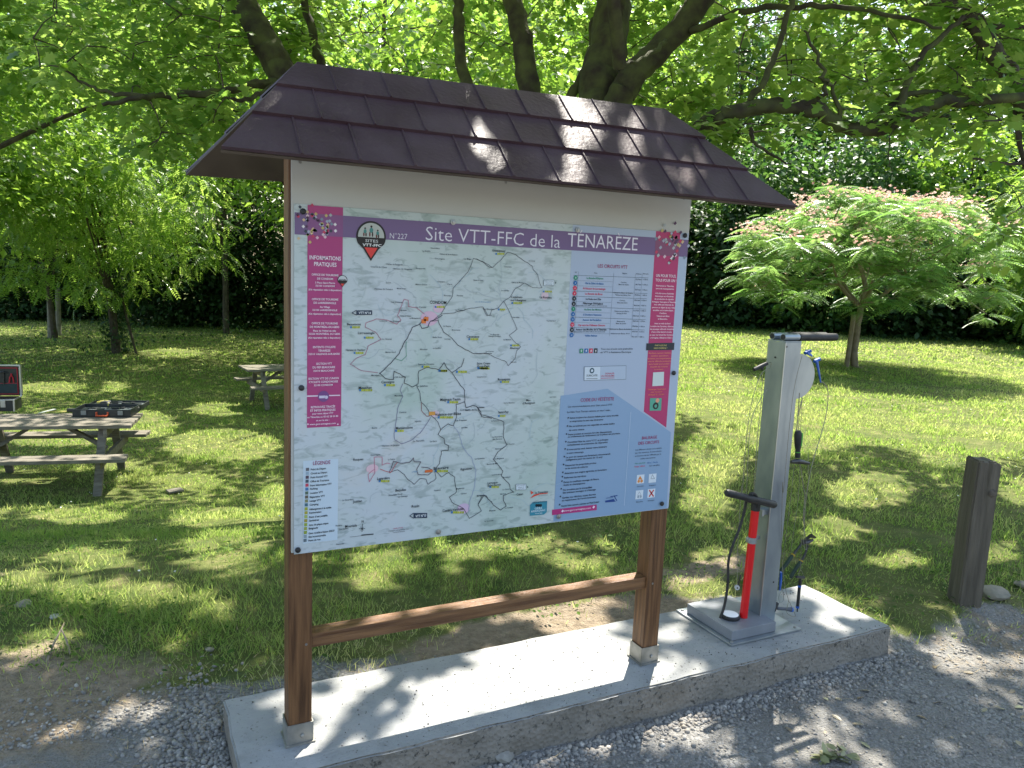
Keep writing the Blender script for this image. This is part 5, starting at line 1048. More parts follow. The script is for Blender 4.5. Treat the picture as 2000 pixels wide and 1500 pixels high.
# open black plastic tool case, lid folded back flat
BLK2 = surf('case_black', (.018, .022, .024), (.035, .04, .042), .38, scale=12); FOAMG = surf('case_tray', (.05, .065, .07), (.08, .10, .105), .5, scale=10); ORG = surf('case_orange', (.62, .10, .03), None, .45)
Cc = tt(214, 806, .0); Rc = Matrix.Rotation(math.radians(-16), 3, 'Z')
case = thing('tool_case', (Cc.x, Cc.y, TT), 'open black plastic tool case with orange handle at the picnic table end', 'tool case')
cw, cdp = .62, .42
def CX(x, y, z): return Vector((Cc.x, Cc.y, TT))+Rc@Vector((x, y, z))
tiltm = Rc @ Matrix.Rotation(math.radians(4), 3, 'X')
def tray(nm, y0, y1, h, z0):
    mb = MB(); cy = (y0+y1)/2; dy = y1-y0; t = .012
    mb.box(CX(0, cy, z0+.006), (cw, dy, .012), 0, .003, Rc)
    mb.box(CX(-cw/2+t/2, cy, z0+h/2), (t, dy, h), 0, .004, Rc); mb.box(CX(cw/2-t/2, cy, z0+h/2), (t, dy, h), 0, .004, Rc)
    mb.box(CX(0, y0+t/2, z0+h/2), (cw-.01, t, h), 0, .004, Rc); mb.box(CX(0, y1-t/2, z0+h/2), (cw-.01, t, h), 0, .004, Rc)
    return mb.build(nm, BLK2, case)
body = tray('body', -.27, .12, .085, .001); lid = tray('lid', .13, .50, .05, .012)
mb = MB(); rr = random.Random(5)
for (y0, y1, z) in ((-.25, .10, .052), (.145, .485, .042)):
    mb.box(CX(0, (y0+y1)/2, z-.012), (cw-.03, y1-y0, .012), 0, .002, Rc)
    for i in range(20):
        x = rr.uniform(-.25, .25); y = rr.uniform(y0+.03, y1-.03); mb.box(CX(x, y, z), (rr.uniform(.02, .11), rr.uniform(.012, .05), .022), 1 if i % 2 else 2, .004, Rc@Matrix.Rotation(rr.uniform(-.1, .1), 3, 'Z'))
    for i in range(14):
        x = rr.uniform(-.25, .25); y = rr.uniform(y0+.03, y1-.03); mb.lathe(CX(x, y, z+.004), Rc@Vector((1, rr.uniform(-.3, .3), 0)), [(0, .005), (.07, .005)], 8, 3)
mb.build('tool_tray', [FOAMG, BLK2, surf('case_recess', (.01, .012, .014), None, .6), STEEL], case)
mb = MB(); mb.tube([CX(-.055, -.272, .045), CX(-.055, -.30, .02), CX(.065, -.30, .02), CX(.065, -.272, .045)], [.009, .010, .010, .009], 8); mb.box(CX(-.055, -.274, .04), (.02, .008, .04), 0, .002, Rc); mb.box(CX(.065, -.274, .04), (.02, .008, .04), 0, .002, Rc); mb.build('handle', ORG, case)
for x in (-.19, .20): mb = MB(); mb.box(CX(x, -.277, .05), (.055, .012, .05), 0, .003, Rc); mb.build('latch', surf('latch_grey', (.25, .26, .25), None, .4), case)
mb = MB(); mb.box(CX(-cw/2-.002, -.20, .045), (.004, .06, .035), 0, .001, Rc); mb.build('sticker', ORG, case)
def small(nm, px, py, dz, mkr, mat, label, cat):
    P = tt(px, py, dz); mb = MB(); mkr(mb, P); o = mb.build(nm, mat, None, origin=P); tag(o, label, cat); return o
small('drill', 202, 786, .09, lambda mb, P: (mb.tube([P+Vector((-.07, 0, 0)), P+Vector((-.02, 0, 0)), P+Vector((.05, 0, 0)), P+Vector((.08, 0, 0))], [.015, .026, .026, .016], 10), mb.bar(P+Vector((.04, 0, 0)), P+Vector((.06, -.09, -.015)), .03, .035)), surf('tool_yellow', (.45, .40, .08), (.05, .05, .05), .5, scale=14, lo=.45, hi=.5), 'yellow and black power tool lying in the open black case', 'power tool')
small('tape_measure', 139, 801, .02, lambda mb, P: (mb.box(P, (.085, .05, .04), 0, .01, RA), mb.box(P+Vector((-.17, .0, -.012)), (.26, .018, .002), 1, 0, RA)), [BLK2, surf('tape_yellow', (.5, .42, .10), None, .5)], 'black tape measure with its yellow tape pulled out on the table', 'tape measure')
small('metal_ruler', 92, 803, .012, lambda mb, P: mb.box(P, (.26, .035, .008), 0, .001, Matrix.Rotation(math.radians(58), 3, 'Z')), surf('ruler_alu', (.5, .54, .52), None, .4, .4), 'pale metal bar lying slantwise on the picnic table', 'metal bar')
# aluminium case with a red lined lid standing open
Ca = tt(-8, 800, 0); ac = thing('aluminium_case', (Ca.x, Ca.y, TT), 'open aluminium case with red edged tool pockets in its raised lid', 'tool case')
def AX(x, y, z): return Vector((Ca.x, Ca.y, TT))+RA@Vector((x, y, z))
aw = .46
mb = MB(); mb.box(AX(0, 0, .07), (aw, .26, .135), 0, .004, RA); bd = mb.build('body', BLK2, ac)
mb = MB()
for x in (-aw/2, aw/2):
    mc = MB(); mc.box(AX(x, -.13, .07), (.018, .018, .142), 0, .003, RA); mc.build('corner_profile', ALU, ac)
for z in (.136,):
    mb.box(AX(0, -.131, z), (aw+.012, .016, .014), 0, .002, RA); mb.box(AX(aw/2, 0, z), (.016, .262, .014), 0, .002, RA)
mb.build('edge_profile', ALU, ac); mb = MB(); mb.box(AX(.12, -.136, .09), (.05, .01, .08), 0, .002, RA); mb.build('latch', ALU, ac); mb = MB(); mb.box(AX(.02, -.134, .10), (.14, .006, .06), 0, .002, RA); mb.build('name_plate', ALU, ac)
hl = .36; mb = MB(); mb.box(AX(0, .145, .145+hl/2), (aw, .03, hl), 0, .004, RA); ld = mb.build('lid', BLK2, ac)
mb = MB(); 
for x in (-aw/2, aw/2): mb.box(AX(x, .14, .145+hl/2), (.018, .05, hl+.006), 0, .003, RA)
mb.box(AX(0, .14, .145+hl), (aw+.012, .05, .016), 0, .003, RA); mb.build('lid_frame', ALU, ac)
REDL = surf('red_piping', (.45, .012, .03), None, .5); mb = MB()
for z in (.165, .29, .475): mb.box(AX(0, .125, z), (aw-.05, .008, .009), 0, .002, RA)
for x in (-aw/2+.03, aw/2-.03): mb.box(AX(x, .125, .32), (.009, .008, .31), 0, .002, RA)
mb.build('piping', REDL, ld)
mb = MB(); mb.box(AX(0, .124, .232), (aw-.07, .012, .115), 0, .003, RA); mb.build('pocket', surf('pocket', (.02, .04, .04), (.03, .05, .055), .7, scale=20), ld)
for x, z, hgt, mt_, nm, lb in ((.14, .36, .10, REDL, 'pliers', 'red handled pliers in the lid pocket of the aluminium case'), (.06, .35, .13, DST, 'hammer', 'dark hammer strapped inside the aluminium case lid'), (-.03, .34, .12, ORG, 'cutter_knife', 'orange cutter strapped inside the aluminium case lid')):
    P = AX(x, .112, z); mb = MB()
    if nm == 'pliers':
        mb.tube([P+Vector((-.022, 0, -.06)), P+Vector((-.016, 0, 0)), P+Vector((.006, 0, .05))], [.008, .008, .006], 8); mb.tube([P+Vector((.022, 0, -.06)), P+Vector((.016, 0, 0)), P+Vector((-.006, 0, .05))], [.008, .008, .006], 8)
    elif nm == 'hammer': mb.tube([P+Vector((0, 0, -.07)), P+Vector((0, 0, .07))], .008, 8); mb.tube([P+Vector((-.045, 0, .075)), P+Vector((.0, 0, .078)), P+Vector((.045, 0, .066))], [.014, .012, .004], 8)
    else: mb.box(P, (.026, .014, .12), 0, .005)
    o = mb.build(nm, mt_, None, origin=P); tag(o, lb, 'hand tool', 'tools in the lid of the aluminium case')
# ------------------------------------------------------------------ trees
BARK = surf('mossy_bark', (.035, .028, .018), (.085, .10, .03), .95, scale=7, bump=1.0, bscale=24, lo=.38, hi=.68)
BARKD = surf('dark_bark', (.04, .032, .024), (.09, .075, .055), .95, scale=9, bump=.9, bscale=30)
BARKG = surf('grey_bark', (.16, .15, .13), (.28, .26, .22), .9, scale=7, bump=.6, bscale=24)
MAPL = leafmat('maple_leaf', [(.035, .09, .018), (.06, .145, .028), (.10, .20, .04), (.16, .24, .05)], [(.24, .47, .06), (.58, .76, .17)], .50, .38, .5)
ASHL = leafmat('ash_leaf', [(.06, .15, .035), (.11, .23, .05), (.18, .32, .08)], [(.28, .52, .05), (.55, .74, .14)], .48, .3, .6)
SHRUB = leafmat('shrub_leaf', [(.03, .085, .022), (.055, .13, .03), (.10, .19, .045)], [(.10, .27, .04), (.26, .46, .09)], .33, .42, .45)
BRIGHT = leafmat('treeline_leaf', [(.05, .12, .025), (.09, .19, .038), (.15, .26, .05)], [(.24, .48, .04), (.48, .68, .10)], .46, .35, .5)
EVER = leafmat('evergreen_leaf', [(.014, .042, .014), (.026, .065, .021), (.048, .095, .03)], [(.03, .09, .012), (.08, .17, .02)], .2, .52, .3)

def blobs(nc, c, r, shell=.55):
    """clump centres through an uneven crown"""
    d = rdir(nc); k = (shell+(1-shell)*NR.random(nc))[:, None]
    return np.array(c)+d*k*np.array(r)
def leafcloud(C, per, sp, flat=.45):
    n = len(C)*per; i = np.repeat(np.arange(len(C)), per)
    o = NR.normal(0, 1, (n, 3))*np.array([sp, sp, sp*flat])
    o[:, 2] -= .22*np.hypot(o[:, 0], o[:, 1])
    P = C[i]+o; ax = o+NR.normal(0, sp*.5, (n, 3)); ax[:, 2] -= sp*.35
    return P, ax, np.array([0, 0, 1.])+NR.normal(0, .45, (n, 3)), i
def limb_tube(mb, pts, r0, r1, n=9, wob=.03, mi=0):
    P = curve_pts(pts, 6); k = len(P)
    P = [p+Vector((R.uniform(-wob, wob), R.uniform(-wob, wob), R.uniform(-wob, wob)))*.35 if 0 < i < k-1 else p for i, p in enumerate(P)]
    mb.tube(P, [r0+(r1-r0)*i/(k-1) for i in range(k)], n, mi, rough=.09); return P
def tree(name, base, height, crown_c, crown_r, nclump, per, sp, size, tmpl, mat, bark, label, r0=.14, group=None, nlimb=7, lean=(0, 0), prune=False, extra=None, shell=.55, nlean=.35, cat='tree'):
    B = Vector((base[0], base[1], float(tz(base[0], base[1])))); root = thing(name, B, label, cat, group)
    cc = B+Vector(crown_c); mb = MB()
    topp = B+Vector((crown_c[0]+lean[0], crown_c[1]+lean[1], height*.86))
    mid = B.lerp(topp, .45)+Vector((R.uniform(-.2, .2), R.uniform(-.2, .2), 0))
    T_ = limb_tube(mb, [B+Vector((0, 0, -.1)), B.lerp(mid, .5), mid, topp], r0, r0*.25, 9)
    C = blobs(nclump, cc, crown_r, shell)
    for i in range(nlimb):
        t = T_[int(len(T_)*(.25+.6*i/nlimb))]; q = Vector(C[R.randrange(len(C))])
        limb_tube(mb, [t, t.lerp(q, .5)+Vector((0, 0, R.uniform(.1, .4))), q], r0*.34, r0*.08, 6)
    mb.build('trunk', bark, root, smooth=True)
    P, ax, nn, ii = leafcloud(C, per, sp)
    if extra is not None: P = np.concatenate([P, extra[0]]); ax = np.concatenate([ax, extra[1]]); nn = np.concatenate([nn, extra[2]])
    if prune: k = ~lands_lit(P); P, ax, nn = P[k], ax[k], nn[k]
    k = P[:, 2] > tz(P[:, 0], P[:, 1])+.05; P, ax, nn = P[k], ax[k], nn[k]
    clump_t = NR.normal(0, .18, len(P)//per+2)
    tint = np.clip(.5+NR.normal(0, .2, len(P))+np.repeat(clump_t, per)[:len(P)], 0, 1)
    scatter('crown', *tmpl, P, ax, nn, size*NR.uniform(.65, 1.3, len(P)), tint, mat, root)
    return root

# --- the many-stemmed maple behind the board
mp0 = atd(1120, 1000, 6.7); mB = Vector((mp0[0], mp0[1], float(tz(mp0[0], mp0[1]))-.05))
maple = thing('maple_tree', mB, 'large many stemmed maple spreading its mossy limbs over the board', 'tree')
def S(x, y, d): return Vector(atd(x, y, d))
fork = S(1125, 420, 6.6)
mb = MB(); limb_tube(mb, [mB, mB.lerp(fork, .5)+Vector((.05, 0, 0)), fork], .30, .24, 14, .05); mb.build('trunk', BARK, maple, smooth=True)
SK = []
def limb(pts, r0, r1, n=11, wob=.04):
    mb = MB(); P = limb_tube(mb, [S(*p) if len(p) == 3 and not isinstance(p, Vector) else p for p in pts], r0, r1, n, wob); mb.build('limb', BARK, maple, smooth=True); SK.extend(P); return P
limb([(1130, 430, 6.6), (1165, 250, 6.6), (1172, 150, 6.6), (1192, 70, 6.6), (1196, -60, 6.7), (1190, -300, 6.9)], .20, .13, 14)
limb([(1130, 400, 6.5), (1195, 230, 6.4), (1225, 165, 6.35), (1290, 95, 6.3), (1352, 25, 6.25), (1395, -70, 6.2), (1440, -300, 6.2)], .12, .09, 12)
limb([(1120, 430, 6.6), (1050, 260, 6.8), (1032, 160, 6.8), (1015, 60, 6.8), (990, -40, 6.9), (950, -300, 7)], .11, .075, 12)
limb([(1120, 420, 6.7), (960, 260, 6.9), (905, 140, 7), (897, 40, 7), (893, -60, 7), (890, -250, 7)], .06, .042)
limb([(1125, 440, 6.6), (1100, 260, 6.7), (1120, 180, 6.7), (1150, 120, 6.7), (1160, 40, 6.8)], .05, .035)
limb([(1120, 450, 6.6), (820, 420, 6.8), (640, 290, 6.9), (570, 175, 7.0), (530, 105, 7.0), (485, 25, 7.1), (440, -70, 7.2), (380, -300, 7.5)], .17, .10, 13)
limb([(640, 270, 6.9), (632, 150, 7.4), (617, 95, 7.5), (598, 10, 7.6), (585, -120, 7.7)], .05, .035)
limb([(560, 160, 7.0), (500, 165, 6.7), (430, 178, 6.4), (330, 186, 6.2), (280, 190, 6.0), (200, 205, 5.9)], .045, .014, 8)
limb([(545, 165, 6.9), (480, 195, 6.4), (440, 190, 6.2)], .025, .01, 7)
limb([(300, 190, 6.1), (210, 180, 6.1), (160, 160, 6.1), (120, 130, 6.1)], .02, .006, 7)
limb([(1140, 430, 6.4), (1290, 330, 5.9), (1370, 250, 5.6), (1420, 222, 5.5), (1500, 208, 5.4), (1590, 214, 5.4), (1650, 248, 5.4), (1720, 252, 5.4), (1780, 225, 5.4), (1840, 200, 5.4), (1930, 196, 5.4), (2060, 180, 5.4)], .062, .032, 12)
limb([(1450, 212, 5.5), (1490, 160, 5.4), (1520, 90, 5.4), (1545, 10, 5.4), (1560, -80, 5.4)], .025, .016, 8)
limb([(1762, 232, 5.4), (1768, 180, 5.4), (1795, 115, 5.4), (1850, 60, 5.4), (1900, 20, 5.4)], .03, .014, 8)
limb([(1560, 208, 5.4), (1610, 180, 5.3), (1600, 120, 5.3), (1570, 60, 5.3)], .022, .008, 7)
limb([(1640, 235, 5.4), (1625, 170, 5.3), (1600, 150, 5.2)], .018, .006, 7)
limb([(1700, 250, 5.4), (1760, 190, 5.5), (1900, 185, 5.6), (2010, 200, 5.7)], .022, .012, 7)
limb([(1745, 240, 5.3), (1735, 300, 5.2), (1742, 335, 5.2)], .006, .003, 6, .02)
limb([(1350, 60, 6.2), (1440, 25, 5.9), (1560, 12, 5.6), (1700, 20, 5.4), (1840, 55, 5.2)], .03, .01, 8)
limb([(1465, 250, 5.5), (1480, 285, 5.5), (1545, 320, 5.6)], .018, .006, 7)
limb([(1300, 80, 6.2), (1260, 110, 5.9), (1210, 130, 5.6)], .02, .008, 7)
# high boughs that carry the part of the crown above the picture
for q in ((1.4, 3.2, 5.2), (4.6, 4.2, 5.4), (3.2, 6.8, 6.2), (0.3, 6.0, 5.6), (5.6, 6.6, 5.8), (2.4, 2.2, 4.9)):
    a = SK[R.randrange(len(SK))]; a = min(SK, key=lambda p: (p-Vector(q)).length)
    mb = MB(); P_ = limb_tube(mb, [a, a.lerp(Vector(q), .5)+Vector((0, 0, .3)), Vector(q)], .05, .02, 8); mb.build('limb', BARK, maple, smooth=True); SK.extend(P_)
def sprays(T_list, per, rad, sz, mbt, tw_r=.006, grow=True):
    P = []; A = []; N_ = []
    T_list = sorted(T_list, key=lambda q: min((p-q).length_squared for p in SK))
    for q in T_list:
        a = min(SK, key=lambda p: (p-q).length_squared+.3*abs(p.z-q.z)); L_ = (q-a).length
        if L_ > 2.6: a = q+Vector((R.uniform(-.4, .4), R.uniform(-.4, .4), R.uniform(-.1, .3)))
        m1 = a.lerp(q, .5)+Vector((R.uniform(-.1, .1), R.uniform(-.1, .1), R.uniform(0, .15)))*L_*.5
        mbt.tube([a, m1, q], [tw_r+.003*min(L_, 2), tw_r*.8, tw_r*.35], 5)
        if grow: SK.append(m1); SK.append(q)
        dd = (q-m1).normalized()
        for k in range(per):
            t = R.uniform(-.9, .7); s_ = R.choice((-1, 1)); sd = Vector((-dd.y, dd.x, 0))
            if sd.length < .1: sd = Vector((1, 0, 0))
            sd.normalize(); off = dd*t*rad*1.4+sd*s_*abs(R.gauss(0, .5))*rad+Vector((0, 0, R.gauss(-.03, .09)*rad*2))
            P.append(q+off); A.append(sd*s_*.8+dd*.8+Vector((R.gauss(0, .35), R.gauss(0, .35), R.gauss(-.3, .25)))); N_.append((R.gauss(0, .28), R.gauss(0, .28), 1))
    return np.array(P), np.array(A), np.array(N_)
tg = []
def region(n, x0, x1, y0, y1, d0, d1, f=None):
    while n > 0:
        x, y = R.uniform(x0, x1), R.uniform(y0, y1)
        if f and not f(x, y): continue
        tg.append(S(x, y, R.uniform(d0, d1))); n -= 1
region(60, 1180, 1430, -60, 190, 6.9, 9.5); region(150, 1430, 2050, -60, 185, 5.6, 8.6); region(60, 1400, 2050, 90, 235, 5.7, 7.6); region(20, 1230, 1400, 170, 240, 6.6, 8); region(120, 1400, 2050, -40, 200, 7.0, 10)
region(16, 1380, 1560, 220, 262, 5.2, 5.8); region(12, 1560, 1960, 215, 262, 5.0, 5.6); region(50, 560, 1180, -60, 90, 7.3, 9.8); region(60, 600, 1180, 20, 215, 7.6, 10)
region(130, 60, 450, -60, 240, 5.8, 9.0, lambda x, y: y < 130+.25*x); region(26, 450, 570, -60, 240, 7.6, 9); region(26, 250, 470, 195, 300, 5.8, 7.5); region(30, 440, 620, -40, 130, 7.4, 9)
tw_mb = MB(); P, A, N_ = sprays(tg, 21, .30, .13, tw_mb)
k = ~lands_lit(P, .9, .05); P, A, N_ = P[k], A[k], N_[k]
scatter('crown', *MAPLE, P, A, N_, NR.uniform(.055, .118, len(P)), np.clip(NR.normal(.5, .25, len(P)), 0, 1), MAPL, maple)
hi = []                                                              # the crown above the frame, filled and thinned to shape the dappled shade
nH = 2100
hx = NR.uniform(-1.2, 8.4, nH); hy = NR.uniform(1.9, 11.5, nH); hz_ = 4.9+2.8*NR.random(nH)**1.2+.18*np.hypot(hx-3, hy-5)*0
H = np.stack([hx, hy, hz_], -1); px, py = project(H); vis = (px > -60) & (px < 2060) & (py > -25); H = H[~vis]
edge = ((H[:, 0]-3.4)/5.2)**2+((H[:, 1]-6.0)/5.4)**2 < 1.05; H = H[edge]
Pq, Aq, Nq, _ii = leafcloud(H, 26, .34, .4)
k = ~lands_lit(Pq); Q = Pq-SUN*((Pq[:, 2:3]-3.3)/SUN[2]); px, py = project(Q); k &= ~((px > -50) & (px < 2050) & (py > -40) & (py < 260) & (np.hypot(Q[:, 0], Q[:, 1]) > 5.5) & (NR.random(len(Pq)) < .6)); Pq, Aq, Nq = Pq[k], Aq[k], Nq[k]
px, py = project(Pq); k = ~((px > -40) & (px < 2040) & (py > -12) & (py < 1500) & (np.hypot(Pq[:, 0], Pq[:, 1]) < 8)); Pq, Aq, Nq = Pq[k], Aq[k], Nq[k]
scatter('upper_crown', *MAPLE, Pq, Aq, Nq, NR.uniform(.11, .19, len(Pq)), np.clip(NR.normal(.5, .25, len(Pq)), 0, 1), MAPL, maple)
for h in H[::9]:
    hq = Vector(h); a = min(SK, key=lambda p: (p-hq).length_squared)
    tw_mb.tube([a, a.lerp(hq, .5)+Vector((0, 0, .15)), hq], [.018, .01, .005], 5)
tw_mb.build('twigs', BARKD, maple)

# --- neighbour's limb coming in at the upper right
rt = thing('leaning_tree', onground(2350, 1000), 'dark limb slanting in at the upper right corner from a tree beside the frame', 'tree')
rB = Vector(rt.location)
mb = MB(); Pp = limb_tube(mb, [rB, S(2250, 500, 6.3), S(2120, 330, 6.0), S(2015, 215, 5.9), S(1962, 130, 5.9), S(1915, 65, 5.9), S(1850, -5, 5.9), S(1780, -120, 5.9)], .10, .042, 11, .04); mb.build('trunk', BARKD, rt, smooth=True)
for q_, ra_, rb_ in (([S(1985, 165, 5.9), S(1990, 250, 6.0), S(2000, 330, 6.1)], .03, .015), ([S(1905, 60, 5.9), S(1960, 50, 5.8), S(2030, 60, 5.8)], .025, .015), ([S(2060, 290, 6.1), S(1990, 320, 6), S(1900, 310, 6)], .02, .008)):
    mb = MB(); limb_tube(mb, q_, ra_, rb_, 7); mb.build('limb', BARKD, rt, smooth=True)
SK2 = SK; SK = Pp; tg = []; region(60, 1850, 2100, -60, 190, 5.4, 7.5); region(14, 1890, 2060, 330, 480, 6, 7.5); mbx = MB()
P, A, N_ = sprays(tg, 20, .28, .12, mbx); k = ~lands_lit(P, .9, .05); P, A, N_ = P[k], A[k], N_[k]; mbx.build('twigs', BARKD, rt)
scatter('crown', *MAPLE, P, A, N_, NR.uniform(.055, .11, len(P)), np.clip(NR.normal(.5, .25, len(P)), 0, 1), MAPL, rt); SK = SK2

# --- trees over the left lawn
def pos(px, d, z=0): q = atd(px, 500, d); return (q[0], q[1])
PINN = pinnate(6, .13, .26, .3)
lx, ly = pos(-420, 10.5)
tree('field_maple', (lx, ly), 10.5, (3.0, 2.0, 7.2), (5.4, 5.2, 2.9), 430, 40, .40, .13, MAPLE, MAPL, BARKD, 'tall maple beyond the left edge whose boughs fill the upper left corner', .16, nlimb=5, prune=True, shell=.2)
bx_, by_ = onground(228, 690)[:2]
tree('young_ash', (bx_, by_), 7.6, (-.6, -.6, 4.2), (3.7, 3.2, 2.8), 250, 22, .34, .34, PINN, ASHL, BARKD, 'bright feathery young ash with a dark ivy trunk on the left lawn', .13, nlimb=10, shell=.35)
g = onground(240, 690); mb = MB(); mb.tube([Vector(g)+Vector((.35, -.2, -.05)), Vector(g)+Vector((-.05, -.1, 1.9))], .035, 7); o = mb.build('tree_stake', BARKD, None, origin=Vector(g)); tag(o, 'dark slanting stake leaning against the ivy clad young ash trunk', 'stake')
iv = np.array([g[0]-.15, g[1], 0])+np.stack([NR.normal(0, .20, 900), NR.normal(0, .20, 900), NR.uniform(.02, 2.6, 900)], -1); iv[:, 2] += tz(iv[:, 0], iv[:, 1])
o = scatter('ivy', *LEAF4, iv, rdir(900), rdir(900), NR.uniform(.08, .14, 900), NR.random(900), EVER); tag(o, 'dark ivy wrapping the trunk of the young ash', 'ivy')
ax_, ay_ = onground(107, 660)[:2]
tree('slender_tree', (ax_, ay_), 8.5, (-.2, 0, 5.6), (3.0, 3.0, 3.0), 170, 20, .45, .30, LEAF4, BRIGHT, BARKD, 'slender tree behind two pale stakes at the far left', .10)
for i, (px, lb) in enumerate(((99, 'left one of two pale upright stakes under the far left tree'), (115, 'right one of two pale upright stakes under the far left tree'))):
    g = Vector(onground(px, 659-i*3)); mb = MB(); mb.tube([g+Vector((0, -.1, -.1)), g+Vector((.03, -.1, 1.55))], [.085, .08], 9, rough=.05); o = mb.build('tree_stake', BARKG, None, origin=g); tag(o, lb, 'stake')
# canopy trees over the middle of the lawn, seen above the roof; two dense ones added for shade
for px, d, h, cr, lb in ((600, 21, 11, (4.8, 4.2, 3.2), 'broad tree hidden up to its crown by the left of the board'), (720, 15, 9.5, (4.6, 4.4, 2.6), 'leafy tree standing straight behind the board'), (1010, 20, 11, (4.6, 4.2, 3.2), 'tall tree behind the middle of the roof'), (-120, 17, 9.5, (4.2, 4.4, 2.8), 'bushy tree past the left edge behind the picnic table'), (830, 27, 12.5, (5.2, 5, 3.4), 'dense tree added to shade the lawn, farther behind the middle of the board'), (440, 28.5, 12.5, (5.0, 4.6, 3.4), 'dense tree added to shade the lawn, at the back right of the young ash')):
    x, y = pos(px, d); tree('lawn_tree', (x, y), h, (.3, .2, h*.64), cr, 300, 62, .50, .18, LEAF4, BRIGHT, BARKD, lb, .13, 'trees standing on the lawn', prune=True, shell=.3)
# --- the treeline beyond, right round the field of view
tl = [(-330, 30, 14), (-60, 33, 15), (230, 32, 14), (470, 35, 16), (720, 32, 14), (960, 35, 16), (1200, 31, 14.5), (1420, 33, 15), (1640, 29, 13), (1880, 30, 14), (2150, 27, 13), (2450, 25, 13), (590, 42, 19), (850, 43, 19), (1090, 43, 19), (1320, 42, 18), (340, 42, 18)]
tn = ['far tree at the extreme left of the treeline', 'treeline tree behind the far left stakes', 'treeline tree behind the young ash', 'treeline tree above the left roof end', 'treeline tree behind the slim dark stem', 'treeline tree seen between the maple stems', 'treeline tree behind the main maple stem', 'treeline tree above the right roof end', 'treeline tree above the silk tree', 'treeline tree behind the upper right limb', 'treeline tree just past the right edge', 'outermost treeline tree past the right edge', 'tall back row tree above the left of the roof', 'tall back row tree left of the main maple stem', 'tall back row tree right behind the forked maple stems', 'tall back row tree above the right end of the ridge', 'tall back row tree behind the mossy leaning limb']
for i_, ((px, d, h), lb) in enumerate(zip(tl, tn)):
    d += 4; h += 1; x, y = pos(px, d); w_ = d*.125
    ev = px in (470, 960, 230, 1880); mt2 = EVER if ev and d < 40 else (SHRUB if i_ % 3 else BRIGHT)
    tree('broadleaf_tree', (x, y), h, (0, 0, h*.56), (w_, w_*.8, h*.42), 330, 44, .55, .27, LEAF4, mt2, BARKD, lb, .22, 'trees along the far edge of the lawn', shell=.45)
# --- dark understorey shrubs along the lawn's far edge
us = [(-260, 27, 4.5), (-90, 28, 4.6), (60, 27.5, 4.4), (200, 29, 4.8), (350, 27, 4.6), (500, 28, 5), (660, 26, 4.6), (830, 26, 4.8), (1000, 25, 4.6), (1170, 25, 4.8), (1330, 24, 4.6), (1470, 22.5, 4.4), (1620, 22, 4.8), (1770, 21, 4.4), (1930, 21.5, 4.8), (2090, 20, 4.6), (2280, 19, 4.6)]
un = ['past the left edge', 'at the left edge of the frame', 'behind the two pale stakes', 'behind the young ash trunk', 'right of the young ash', 'left of the board post', 'behind the left of the map', 'behind the map pin emblem', 'behind the middle of the map', 'behind the right of the map', 'just right of the board', 'left of the silk tree', 'behind the silk tree trunk', 'right of the silk tree trunk', 'under the right side of the silk tree crown', 'at the right edge of the frame', 'beyond the right edge']
for i, ((px, d, h), lb) in enumerate(zip(us, un)):
    d += 4; x, y = pos(px, d)
    tree('evergreen_shrub', (x, y), h, (0, 0, h*.42), (2.5, 1.7, h*.56), 300, 34, .36, .24, LEAF4, EVER if i % 3 or px < 1300 else SHRUB, BARKD, 'dark evergreen shrub '+lb, .06, 'dark shrubs along the far edge of the lawn', nlimb=4, shell=.5, cat='shrub')
# lighter shrubs rising behind the silk tree
for px, d, h, w_, mt_, tm, sz, lb in ((1490, 24.5, 7.4, 2.2, SHRUB, LEAF4, .24, 'glossy green laurel rising behind the right roof corner'), (1680, 24, 7.6, 2.5, SHRUB, LEAF4, .24, 'rounded glossy laurel above the silk tree'), (1880, 24, 8.0, 2.6, BRIGHT, LEAF4, .26, 'light green bush above the right side of the silk tree'), (2110, 18, 6.0, 1.8, ASHL, PINN, .34, 'light feathery bush at the right edge above the silk tree')):
    d += 2.5; x, y = pos(px, d); tree('laurel_bush', (x, y), h, (0, 0, h*.55), (w_, 1.8, h*.42), 230, 24, .36, sz, tm, mt_, BARKD, lb, .08, 'lighter bushes behind the silk tree', nlimb=5, cat='bush')

# --- the silk tree in flower
sb = Vector(onground(1670, 718)); silk = thing('silk_tree', sb, 'umbrella shaped silk tree with feathery leaves and pink blossom on the right lawn', 'tree')
SILKB = surf('silk_bark', (.17, .13, .085), (.26, .21, .15), .85, scale=8, bump=.4, bscale=30)
def U(px, py, dd=0.0):                                               # sighting at the silk tree's own distance
    D0 = float((np.array(sb)-CP)@FW); return Vector(atd(px, py, D0+dd))
mb = MB(); f0 = U(1682, 600)
TP = limb_tube(mb, [sb+Vector((0, 0, -.05)), U(1668, 690), U(1674, 640), f0], .075, .06, 10, .02)
limb_tube(mb, [f0, U(1690, 560), U(1676, 500), U(1670, 440)], .055, .03, 8)
mb.build('trunk', SILKB, silk, smooth=True)
mb = MB(); tips = []
rs = random.Random(4)
for k in range(260):
    a = rs.uniform(0, 6.283); rr = math.sqrt(rs.random())*2.55
    prof = np.interp(rr, [0, 1, 1.8, 2.5, 3], [3.28, 3.16, 2.92, 2.6, 2.15]); tier = rs.random()
    z = prof - (0 if tier < .5 else rs.uniform(.35, 1.25)*(1 if rr > 1 else .6)) + rs.uniform(-.16, .10)
    x = math.cos(a)*rr; y = math.sin(a)*rr*.9
    dx = -.12*x if x > 0 else 0.0
    z += -.28*(x < -1.2)+.08*math.sin(3*a)
    tips.append((sb+Vector((x*1.0+dx, y, z)), tier < .5, rr))
